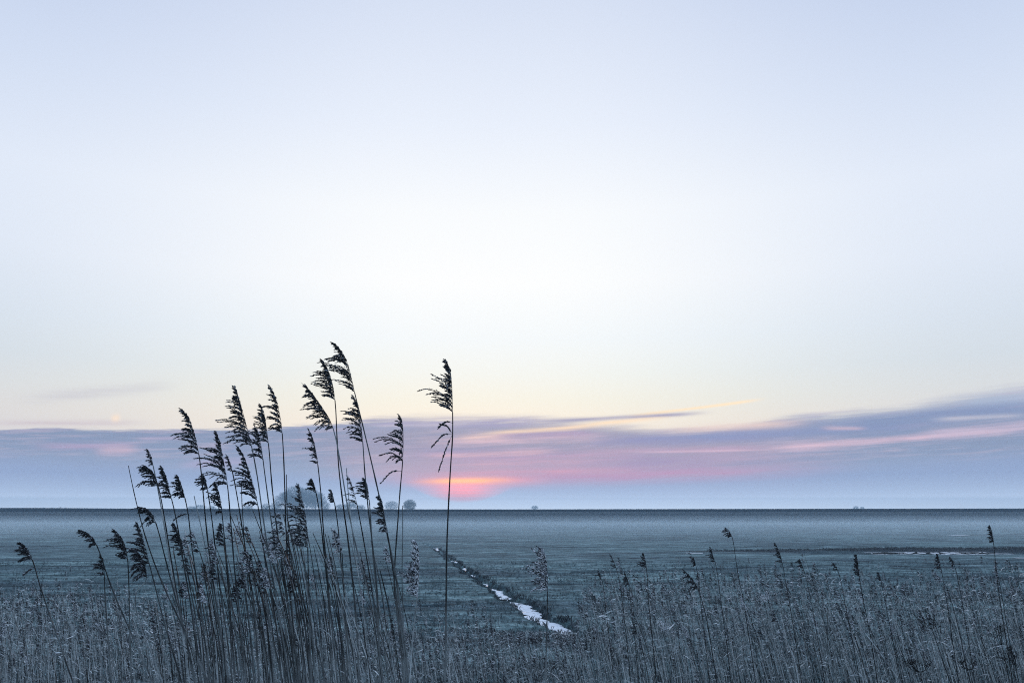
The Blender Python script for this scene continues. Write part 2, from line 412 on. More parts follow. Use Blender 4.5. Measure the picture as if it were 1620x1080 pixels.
ya = np.concatenate([-np.geomspace(4, 2300, 14)[::-1], np.arange(-3, 15, 0.5), np.arange(15, 60, 0.22), np.arange(60, 112, 0.4), np.geomspace(113, 232, 40),
                     np.arange(233, 300, 1.5), np.geomspace(302, 2400, 20)])
def vnoise(x, y, s, seed):
    r = np.random.default_rng(seed); o = np.zeros_like(x, dtype=float)
    for k in range(5):
        a = r.uniform(0, 2 * math.pi); f = s * r.uniform(.6, 1.9); p = r.uniform(0, 6.3)
        o += np.sin((x * math.cos(a) + y * math.sin(a)) * f + p + 1.3 * np.sin((x * math.sin(a) - y * math.cos(a)) * f * .7 + p * 2))
    return o / 5
def base_h(y): return 2.35 * (1 - sm(3.0, 15.0, y))
def terrain(x, y):
    z = base_h(y)
    fieldm = sm(12, 20, y)
    z = z + 0.05 * vnoise(x, y, .5, 3) * fieldm + 0.03 * vnoise(x, y, 2.1, 4) + 0.018 * vnoise(x, y, 5.5, 5)
    wet = np.zeros_like(z)
    for (x1, y1, x2, y2), dep, w in FUR:
        L = math.hypot(x2 - x1, y2 - y1); ux, uy = (x2 - x1) / L, (y2 - y1) / L
        s = (x - x1) * ux + (y - y1) * uy; n = (x - x1) * -uy + (y - y1) * ux + 0.25 * vnoise(x, y, .22, 9)
        win = sm(0, .12 * L, s) * (1 - sm(.85 * L, L, s)) * np.clip(.75 + .6 * vnoise(x, y, .35, 12), .1, 1)
        g = np.exp(-(n / w) ** 2) * win
        z = z - dep * g; wet = np.maximum(wet, g)
    # narrow ditch running up the field
    dx = (x - ditch_x(y) + 0.07 * vnoise(x, y, 4.0, 21)) * (1 + .8 * sm(38, 60, y))
    m = sm(DY0 - 2, DY0, y) * (1 - sm(DY1 - 1, DY1 + 2, y))
    g = (1 - sm(0.32, 0.48, np.abs(dx))) * m * (.35 + .65 * (1 - sm(34, 60, y)))
    rise = 0.04 * np.exp(-((dx - .7) / .2) ** 2) * m
    z = z - 0.36 * g + rise
    wet = np.maximum(wet, np.maximum(np.exp(-((dx - .44) / .13) ** 2) * (.15 + .6 * np.clip(.6 + vnoise(x, y, 1.1, 77), 0, 1)), np.exp(-((dx + .45) / .15) ** 2) * .3) * m * (1 - .55 * sm(40, 60, y)))
    # far channel on the right: low water and a higher dark bank behind it
    ry = rdx(x); my = sm(17, 40, x) * (1 - sm(300, 600, x)); myw = sm(26, 30, x) * (1 - sm(300, 600, x))
    z = z - 0.30 * (1 - sm(1.3, 2.4, np.abs(y - ry))) * myw + my * 0.26 * sm(1.6, 3.0, y - ry) * (1 - sm(9, 22, y - ry))
    wet = np.maximum(wet, my * np.exp(-((y - ry - 3.0) / 1.5) ** 2) * 1.0)
    # left end of the channel: a thin dark line
    ml = sm(14, 18, x) * (1 - sm(26, 30, x)); wet = np.maximum(wet, ml * np.exp(-((y - ry - 2.4) / .8) ** 2) * .9)
    # long dyke that closes the field
    top = 3.95 + 0.22 * np.exp(-((x + 150) / 25) ** 2) + 0.0016 * np.abs(x) + 0.05 * vnoise(x, y * 0, .05, 31)
    z = np.where(y > 225, np.maximum(z, z + (top - z) * sm(236, 249, y) * (1 - sm(258, 285, y))), z)
    dy = sm(234, 240, y) * (1 - sm(285, 300, y))
    return z, np.clip(wet, 0, 1), dy
GX, GY = np.meshgrid(xa, ya)
GZ, GW, GD = terrain(GX, GY)
nx, ny = len(xa), len(ya)
me = bpy.data.meshes.new('ground')
co = np.stack([GX, GY, GZ], -1).reshape(-1, 3).astype(np.float32)
idx = np.arange(nx * ny).reshape(ny, nx)
q = np.stack([idx[:-1, :-1], idx[:-1, 1:], idx[1:, 1:], idx[1:, :-1]], -1).reshape(-1, 4)
me.vertices.add(len(co)); me.vertices.foreach_set('co', co.ravel())
me.loops.add(q.size); me.loops.foreach_set('vertex_index', q.ravel().astype(np.int32))
me.polygons.add(len(q)); me.polygons.foreach_set('loop_start', np.arange(0, q.size, 4, dtype=np.int32))
me.polygons.foreach_set('use_smooth', np.ones(len(q), dtype=bool))
me.update(calc_edges=True)
for nm, arr in (('wet', GW), ('dyke', GD)):
    a = me.attributes.new(nm, 'FLOAT', 'POINT'); a.data.foreach_set('value', arr.ravel().astype(np.float32))
mg, t, b = new_mat('field_ground')
n1 = noise_n(t, 0.9, detail=8, rough=0.75, stretch=(0.35, 1.0, 1.0))
n2 = noise_n(t, 9.0, detail=6, rough=0.8, stretch=(0.6, 1.0, 1.0))
n3 = noise_n(t, 0.16, detail=6, rough=0.7, stretch=(0.3, 1.0, 1.0))
c1 = ramp_n(t, n1, [(0.38, (0.035, 0.062, 0.072)), (0.5, (0.095, 0.155, 0.172)), (0.62, (0.25, 0.335, 0.355))])
c2 = ramp_n(t, n2, [(0.36, (0.2, 0.23, 0.27)), (0.5, (0.8, 0.82, 0.85)), (0.66, (2.2, 2.2, 2.2))])
c = mix_n(t, 1.0, c1, c2, 'MULTIPLY')
c3 = ramp_n(t, n3, [(0.40, (0.50, 0.57, 0.60)), (0.60, (1.32, 1.38, 1.28))])
c = mix_n(t, 1.0, c, c3, 'MULTIPLY')
aw = t.nodes.new('ShaderNodeAttribute'); aw.attribute_name = 'wet'
wm = t.nodes.new('ShaderNodeMath'); wm.operation = 'MULTIPLY'; wm.use_clamp = True; wm.inputs[1].default_value = 1.35; t.links.new(aw.outputs['Fac'], wm.inputs[0])
c = mix_n(t, wm.outputs[0], c, (0.012, 0.018, 0.026))
ad = t.nodes.new('ShaderNodeAttribute'); ad.attribute_name = 'dyke'
c = mix_n(t, ad.outputs['Fac'], c, (0.004, 0.022, 0.04))
t.links.new(c, b.inputs['Base Color']); b.inputs['Roughness'].default_value = 0.95; b.inputs['Specular IOR Level'].default_value = 0.1
bp = t.nodes.new('ShaderNodeBump'); bp.inputs['Strength'].default_value = 0.7; bp.inputs['Distance'].default_value = 0.06
t.links.new(n2, bp.inputs['Height']); t.links.new(bp.outputs[0], b.inputs['Normal'])
me.materials.append(mg)
tag(bpy.data.objects.new('ground', me), kind='structure'); COL.objects.link(bpy.data.objects['ground'])

# water in the two ditches, partly skinned with pale ice
mw, t, b = new_mat('icy_water')
ni = noise_n(t, 5.0, detail=8, rough=0.8, stretch=(1.0, 0.3, 1.0)); 
ci = ramp_n(t, ni, [(0.39, (0.03, 0.045, 0.06)), (0.45, (0.86, 0.9, 0.94)), (1.0, (0.93, 0.95, 0.97))])
t.links.new(ci, b.inputs['Base Color'])
ri = ramp_n(t, ni, [(0.40, (0.2,) * 3), (0.46, (1.0,) * 3)]); t.links.new(ri, b.inputs['Roughness'])
b.inputs['Specular IOR Level'].default_value = 0.06
def strip(name, P, half, z):
    mb = MB(); n = len(P)
    for i, p in enumerate(P):
        a = P[max(i - 1, 0)]; c_ = P[min(i + 1, n - 1)]; tt = Vector((c_[0] - a[0], c_[1] - a[1], 0)).normalized(); s = Vector((tt.y, -tt.x, 0))
        for k in (-1, 1): mb.v.append(Vector((p[0], p[1], z)) + s * (k * (half[i] if isinstance(half, list) else half)))
    for i in range(n - 1): mb.f.append((2 * i, 2 * i + 1, 2 * i + 3, 2 * i + 2))
    o = mb.build(name, mw); tag(o, kind='structure'); return o
def water_run(p0, p1, h0, h1, z, seed, n=26):
    y0, y1 = ground_hit(*p0, z).y, ground_hit(*p1, z).y
    rr = random.Random(seed); P = []; Hw = []
    for i in range(n):
        t_ = i / (n - 1); y = y0 + (y1 - y0) * t_
        P.append((float(ditch_x(y)), y)); Hw.append((h0 + (h1 - h0) * t_) * (.80 + .25 * math.sin(i * .9 + seed) + rr.uniform(-.2, .2)) * min(1, 6 * t_ + .1, 6 * (1 - t_) + .25))
    strip('water', P, Hw, z)
water_run((911, 1006), (818, 952), .62, .42, -0.13, 1, 60)
water_run((814, 950), (781, 930), .34, .16, -0.13, 2, 40)
water_run((775, 927), (769, 923), .07, .10, -0.05, 6, 14)
water_run((752, 913), (745, 909), .12, .08, -0.03, 3, 14)
water_run((737, 902), (731, 898), .14, .08, -0.02, 4, 14)
water_run((719, 890), (715, 887), .12, .08, 0.0, 5, 14)
water_run((693, 871), (686, 866), .22, .14, 0.03, 7, 14)
for sd_, (xa_, xb_, hmax) in enumerate(((33.8, 35.8, 1.9), (35.9, 41.2, 2.5), (41.3, 44.8, 2.3))):
    rr_ = random.Random(sd_ + 4); nn_ = 46
    P_ = [(xa_ + (xb_ - xa_) * i / (nn_ - 1), float(rdx(xa_ + (xb_ - xa_) * i / (nn_ - 1))) + .15 * math.sin(i * .6 + sd_)) for i in range(nn_)]
    strip('water', P_, [hmax * min(1, i / 8 + .1, (nn_ - 1 - i) / 8 + .1) * (.7 + .25 * math.sin(i * .8 + sd_) + rr_.uniform(-.2, .2)) for i in range(nn_)], 0.0)
for k, (a_, b_, hw) in enumerate([((1085, 875), (1112, 875.5), .35), ((1505, 847), (1530, 847), .9), ((1606, 883), (1640, 883), .35)]):
    p = ground_hit(*a_); q_ = ground_hit(*b_)
    P = [(p.x + (q_.x - p.x) * i / 8, p.y + (q_.y - p.y) * i / 8 + .1 * math.sin(i)) for i in range(9)]
    zt = float(terrain(np.array([P[4][0]]), np.array([P[4][1]]))[0][0]) + 0.06
    strip('puddle_water', P, hw, zt)

# ------------------------------------------------------------------ haze and the mist lying in front of the dyke
def box(name, lo, hi, mat):
    mb = MB(); x0, y0, z0 = lo; x1, y1, z1 = hi
    mb.v = [Vector(p) for p in ((x0, y0, z0), (x1, y0, z0), (x1, y1, z0), (x0, y1, z0), (x0, y0, z1), (x1, y0, z1), (x1, y1, z1), (x0, y1, z1))]
    mb.f = [(3, 2, 1, 0), (4, 5, 6, 7), (0, 1, 5, 4), (1, 2, 6, 5), (2, 3, 7, 6), (3, 0, 4, 7)]
    return tag(mb.build(name, mat), kind='stuff')
def vol(name, color, dens):
    m = bpy.data.materials.new(name); m.use_nodes = True; t = m.node_tree; t.nodes.clear()
    v = t.nodes.new('ShaderNodeVolumePrincipled'); o = t.nodes.new('ShaderNodeOutputMaterial')
    v.inputs['Color'].default_value = (*color, 1); v.inputs['Density'].default_value = dens; v.inputs['Anisotropy'].default_value = 0.0
    t.links.new(v.outputs[0], o.inputs['Volume']); return m
hz = box('haze', (-2500, -2500, -1.5), (2500, 2500, 36.0), vol('pale_haze', (0.62, 0.82, 0.97), SIGMA))
tag(hz, 'thin pale blue winter haze over the whole field', 'haze')
MISTS = [(62, 246.5, 0.55, 0.0045), (88, 246.7, 0.7, 0.0040), (112, 247, 0.9, 0.0070), (145, 247.5, 1.6, 0.0065), (180, 248, 2.3, 0.0040), (205, 248.2, 3.3, 0.0035)]
for y0, y1, zt, dn in MISTS:
    o = box('mist', (-900 - y0, y0, -1.0 + y0 * .001), (900 + y0, y1, zt), vol('ground_mist', (0.82, 0.94, 0.99), dn))
    tag(o, 'low white mist lying on the field before the dark dyke', 'mist')

# ------------------------------------------------------------------ far trees (bare, rounded)
def tree(px, ptop, wpx, dist, label, seed, round_=1.0, group='bare trees in the haze beyond the dyke', base_z=0.0, cat='tree', name='bare_tree', dens=1.0):
    rr = random.Random(seed)
    c = at(px, 804, dist); top = at(px, ptop, dist).z
    H = top - base_z; Wd = wpx / FPX * dist * 0.5
    root = empty(name, (c.x, c.y, base_z)); tag(root, label, cat, group)
    tr = MB(); cr = MB()
    th = H * 0.30
    def rv(): return Vector((rr.uniform(-1, 1), rr.uniform(-1, 1), rr.uniform(-1, 1)))
    tr.tube([Vector((0, 0, 0)), Vector((.01 * H, 0, th * .5)), Vector((0, .01 * H, th)), Vector((.01 * H, 0, H * .62))], [H * .022, H * .017, H * .013, H * .005], 7)
    cz = th * .55 + (H - th * .55) * .5; hz_ = (H - th * .55) * .5
    def inside(p):
        return (p.x / Wd) ** 2 + (p.y / Wd) ** 2 + ((p.z - cz) / hz_) ** 2
    def grow(p, d, L, r, lv):
        q = p + d * L * .5 + rv() * L * .06; e = p + d * L + rv() * L * .1
        if inside(e) > 1.0 * (1 + .12 * rr.uniform(-1, 1)):
            e = p.lerp(e, .45)
            if lv > 2: return
        mb = tr if lv == 0 else cr
        mb.tube([p, q, e], [r, r * .8, r * .55], 3 if lv else 5, cap=False)
        if lv >= 4: return
        for k in range(int(rr.choice((3, 4, 4)) * (1 if lv else 1.6))):
            f = rr.uniform(.35, 1.0); s = p.lerp(e, f)
            nd = (d + rv() * (.85 if lv else 1.0) + Vector((0, 0, .25))).normalized()
            grow(s, nd, L * rr.uniform(.55, .8), r * .55, lv + 1)
    nb = int(11 * dens)
    for k in range(nb):
        a = 6.283 * k / nb + rr.uniform(-.3, .3); up_ = rr.uniform(-.15, 1.3)
        d = Vector((math.cos(a), math.sin(a), up_)).normalized()
        grow(Vector((0, 0, th * rr.uniform(.6, 1.9))), d, max(Wd, hz_) * rr.uniform(.35, .6), H * .008, 0)
    # outer twigs filling the crown unevenly
    for k in range(int(5200 * dens)):
        u = rv()
        if u.length > 1 or u.length < .25: continue
        if math.sin(u.x * 5 + seed) * math.sin(u.y * 4 + 2) * math.sin(u.z * 6 + seed) > .5: continue
        p = Vector((u.x * Wd, u.y * Wd, cz + u.z * hz_)); d = (u + Vector((0, 0, .5)) + rv() * .4).normalized()
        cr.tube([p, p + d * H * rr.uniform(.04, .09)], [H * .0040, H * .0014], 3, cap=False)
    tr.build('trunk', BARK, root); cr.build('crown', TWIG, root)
G1 = 'grove of bare trees in the haze beyond the dyke'
tree(452, 778, 36, 1000, 'left shoulder tree of the tall hazy grove behind the reeds', 1, group=G1)
tree(466, 769, 40, 1010, 'tallest left tree of the hazy grove behind the reeds', 2, group=G1, dens=1.3)
tree(485, 771, 40, 1005, 'broad middle tree of the hazy grove behind the reeds', 3, group=G1, dens=1.3)
tree(499, 778, 32, 1000, 'right tree of the tall hazy grove, sloping down', 4, group=G1, dens=1.2)
tree(513, 793, 18, 990, 'low bare tree right at the foot of the hazy grove', 5, group=G1)
tree(437, 793, 18, 1000, 'small bare tree just left of the hazy grove', 6, group=G1)
tree(421, 796, 16, 1010, 'low faint tree farther left of the hazy grove', 7)
tree(540, 797, 22, 1000, 'low hazy tree between the grove and the round middle tree', 17)
tree(555, 793, 22, 1000, 'rounded hazy tree in the middle, right of the grove', 8)
tree(570, 798, 16, 1010, 'low faint tree beside the rounded middle tree', 18)
tree(619, 792, 22, 1150, 'faint rounded tree left of the dome-shaped tree', 9)
tree(648, 790, 20, 800, 'dome-shaped dark bare tree near the pink sun glow', 10, dens=1.8)
tree(846, 799, 11, 1500, 'tiny faint round tree alone right of the sun glow', 11)
tree(316, 798, 22, 1200, 'low faint tree far left behind the reeds', 12)
tree(302, 800, 14, 1200, 'lowest faint tree at the left end of the far trees', 13)
tree(335, 800, 14, 1200, 'low faint tree between the far left ones and the grove', 19)
tree(392, 799, 18, 1100, 'low faint tree behind the thickest reed stems', 20)
tree(1354, 800, 9, 1600, 'very faint tree on the right horizon, left of two', 14)
tree(1364, 801, 7, 1600, 'very faint tree on the right horizon, right of two', 15)
for k, (px, w, ph, lb) in enumerate([(70, 5, 1.0, 'low tuft bush on the left hump of the dyke'), (82, 5, 1.2, 'middle tuft bush on the left hump of the dyke'), (95, 4, 2.4, 'dark bush sticking up from the left hump of the dyke'),
                                 (104, 5, 1.2, 'small bush right of the dark one on the dyke'), (55, 8, .8, 'flat leftmost bush on the hump of the dyke')]):
    b0 = at(px, 804, 253); zb = float(terrain(np.array([b0.x]), np.array([253.0]))[0][0]) - .05
    yb = 804 - (zb - 4) * FPX / 253 - ph
    tree(px, yb + .6, w, 253, lb, 40 + k, group='bushes on the dyke', base_z=zb, cat='bush', name='bare_bush', dens=.35)

# ------------------------------------------------------------------ reeds
WIND = Vector((-1.0, -0.12, 0.0))
def panicle(mb, rach, reach, n=26, droop=1.0, nspk=11, fluff=1.0, prof=None, side=.12):
    """seed head: wind-swept side branches set along the rachis (a list of points, foot to tip)"""
    m = len(rach)
    mb.tube(rach, [.0013 * (1 - .6 * i / (m - 1)) for i in range(m)], 4)
    clump = [random.uniform(.55, 1.2) for _ in range(9)]
    n = int(n * 1.6); nodes = max(5, int(n / 4.2)); angs = [random.uniform(-.28, .28) for _ in range(nodes + 1)]; crv = [random.uniform(.5, 1.9) for _ in range(nodes + 1)]
    for k in range(n):
        node = int(k / n * nodes); t = (node + random.uniform(-.12, .22)) / nodes; t = min(max(t, 0.0), .985)
        f = t * (m - 1); i = min(int(f), m - 2); p = rach[i].lerp(rach[i + 1], f - i)
        tan = (rach[i + 1] - rach[i]).normalized()
        pr = (.50 + 1.15 * math.sin(math.pi * min(t * 1.02 + .12, 1)) ** 1.1) * (1 - .80 * t) if prof is None else prof(t)
        L = reach * .95 * pr * clump[int(t * 8.99)] * random.choice((.45, .7, .9, 1.15)) * random.uniform(.85, 1.12)
        L = max(L, .018)
        low = 1 - t
        sw = random.uniform(.15, .45) + .42 * low * random.uniform(.5, 1.1) + angs[node]
        d = (tan * 1.05 + WIND * sw + Vector((random.uniform(-side, side), random.uniform(-.35, .35), 0))).normalized()
        pts = [p]; seg = 6; wb = .05 + .08 * low
        for s in range(seg):
            d = (d + WIND * wb + Vector((0, 0, -.15 * crv[node] * droop * (.35 + .75 * low) * (.3 + s / seg * 1.5))) + Vector((0, random.uniform(-.07, .07), random.uniform(-.06, .06)))).normalized()
            pts.append(pts[-1] + d * (L / seg))
        mb.tube(pts, [.0012] * 4 + [.0008] * (len(pts) - 4), 3, cap=False)
        ns = max(4, int(nspk * 1.5 * (.45 + L / max(reach, .01) * .9)))
        for s in range(ns):
            g = (.10 + .90 * ((s + random.random()) / ns) ** .85) * seg; j = min(int(g), seg - 1)
            c = pts[j].lerp(pts[j + 1], g - j); bd = (pts[j + 1] - pts[j]).normalized()
            fat = math.sin(math.pi * min(1, .2 + g / seg * .85)) * .8 + .3
            wd = .0042 * fluff * fat
            c = c + Vector((random.uniform(-wd, wd), random.uniform(-wd, wd) * 1.5, random.uniform(-wd, wd)))
            sd_ = (bd + Vector((random.uniform(-.35, .2), random.uniform(-.45, .45), random.uniform(-.45, .25))) * .65).normalized()
            mb.spindle(c, sd_, random.uniform(.010, .017) * fluff, random.uniform(.0020, .0036) * fluff)
def fill_rachis(mb, rach, reach, n, fluff, wide=1.0):
    m = len(rach)
    for k in range(n):
        t = random.random() ** .9; f = t * (m - 1.01); i = int(f); p = rach[i].lerp(rach[i + 1], f - i); tan = (rach[i + 1] - rach[i]).normalized()
        off = abs(random.gauss(0, .13 * wide)) * reach * (1.1 - .8 * t)
        d = (tan + WIND * random.uniform(.1, .8) + Vector((0, random.uniform(-.4, .4), 0))).normalized()
        mb.spindle(p + (WIND * .8 + tan * .5) * off + Vector((random.uniform(-.002, .003), random.uniform(-.01, .01), 0)), d, random.uniform(.010, .018) * fluff, random.uniform(.0018, .0032) * fluff * (1 + .35 * (wide > 1)))
def stem_tube(mb, pts, r0, r1, sides=6):
    m = len(pts); rad = []; nodes = [random.uniform(.0, .05)]
    for i in range(m):
        t = i / (m - 1); r = r0 + (r1 - r0) * t
        rad.append(r * (1.22 if i % 5 == 2 else 1.0))
    mb.tube(pts, rad, sides)
def th(x, y): return float(base_h(np.array([float(y)]))[0])

def fit_base(P, depth_at):
    """carry the lowest traced point on, straightening, until the ground"""
    a, b = P[-2], P[-1]; d = (b - a).normalized()
    out = list(P)
    for _ in range(14):
        if out[-1].z <= th(0, out[-1].y) + .005: break
        d = (d + Vector((0, 0, -.12))).normalized()
        step = min(.22, max(.02, (out[-1].z - th(0, out[-1].y)) / max(-d.z, .3)))
        out.append(out[-1] + d * step)
    out[-1].z = min(out[-1].z, th(0, out[-1].y) + .0) - .02
    return out
GT = 'tall dry reeds of the foreground clump'
def reed(path, depth, pan=None, reach=30, label='', n=26, droop=1.0, seedm=None, r0=.0064, r1=.0028, ns=11, fl=1.0, group=GT, extra=(), leaves=0, fan=0.18, prof=None, pale=0):
    """path: where the stem is seen, tip first (degrees of view given as photo pixels at `depth` metres); pan: row where the head ends"""
    P = []
    n_ = len(path)
    for i, (x, y) in enumerate(path):
        dd = depth + fan * (i / max(n_ - 1, 1))            # the stem leans away from its foot
        P.append(at(x, y, dd))
    P = fit_base(P, depth)
    P.reverse()
    full = spline(P, 46)
    base = tuple(full[0])
    root = empty('reed', base); tag(root, label, 'reed', group)
    if pan is not None:
        zc = at(path[0][0], pan, depth).z
        # first sample (from the foot) above the head's foot
        k = next((i for i, p in enumerate(full) if p.z >= zc), len(full) - 4); k = min(k, len(full) - 3)
    else: k = len(full) - 1
    sm_ = MB(); stem_tube(sm_, full[:k + 1], r0, r1 if pan is not None else r1 * .8)
    so_ = sm_.build('stem', PSTEM if pale == 1 else DSTEM if pale == 2 else STEM, root, base)
    if pan is not None:
        pm = MB(); rach = spline(full[k:], 14)
        panicle(pm, rach, reach / FPX * depth, n=n, droop=droop, nspk=ns, fluff=fl, prof=prof)
        fill_rachis(pm, rach, reach / FPX * depth, int(n * (16 if seedm is FLUFF else 6)), fl, 2.6 if seedm is FLUFF else 1.0)
        for (px, py, qx, qy) in extra:                      # loose lower branches
            a_ = at(px, py, depth); a_ = min(full, key=lambda p: abs(p.z - a_.z)).copy(); b_ = at(qx, qy, depth - .02); c_ = a_.lerp(b_, .5) + Vector((0, 0, .25 * abs(a_.x - b_.x)))
            pts = spline([a_, c_, b_], 9); em = MB(); em.tube(pts, .0012, 3)
            for s in range(70):
                g = random.uniform(1.2, 8); j = min(int(g), 7); c0 = pts[j].lerp(pts[j + 1], g - j); bd = (pts[j + 1] - pts[j]).normalized()
                em.spindle(c0 + Vector((random.uniform(-.003, .003), random.uniform(-.004, .004), random.uniform(-.003, .003))),
                           (bd + Vector((random.uniform(-.4, .4), random.uniform(-.4, .4), random.uniform(-.4, .4))) * .5).normalized(), .014, .0026)
            em.build('side_branch', SEED, root, base)
        pm.build('seed_head', seedm or SEED, root, base)
    for l in range(leaves):
        i = random.randint(6, 26); p = full[i]; sgn = random.choice((-1, -1, 1))
        L = random.uniform(.08, .24); pts = [p]; d = Vector((sgn * .35, random.uniform(-.3, .3), .9)).normalized()
        for s in range(6):
            d = (d + Vector((sgn * .12 - .06, 0, -.22))).normalized(); pts.append(pts[-1] + d * L / 6)
        lm = MB(); lm.blade(pts, .0045, Vector((0, 1, 0))); lm.build('leaf', LEAF, root, base)
    return root

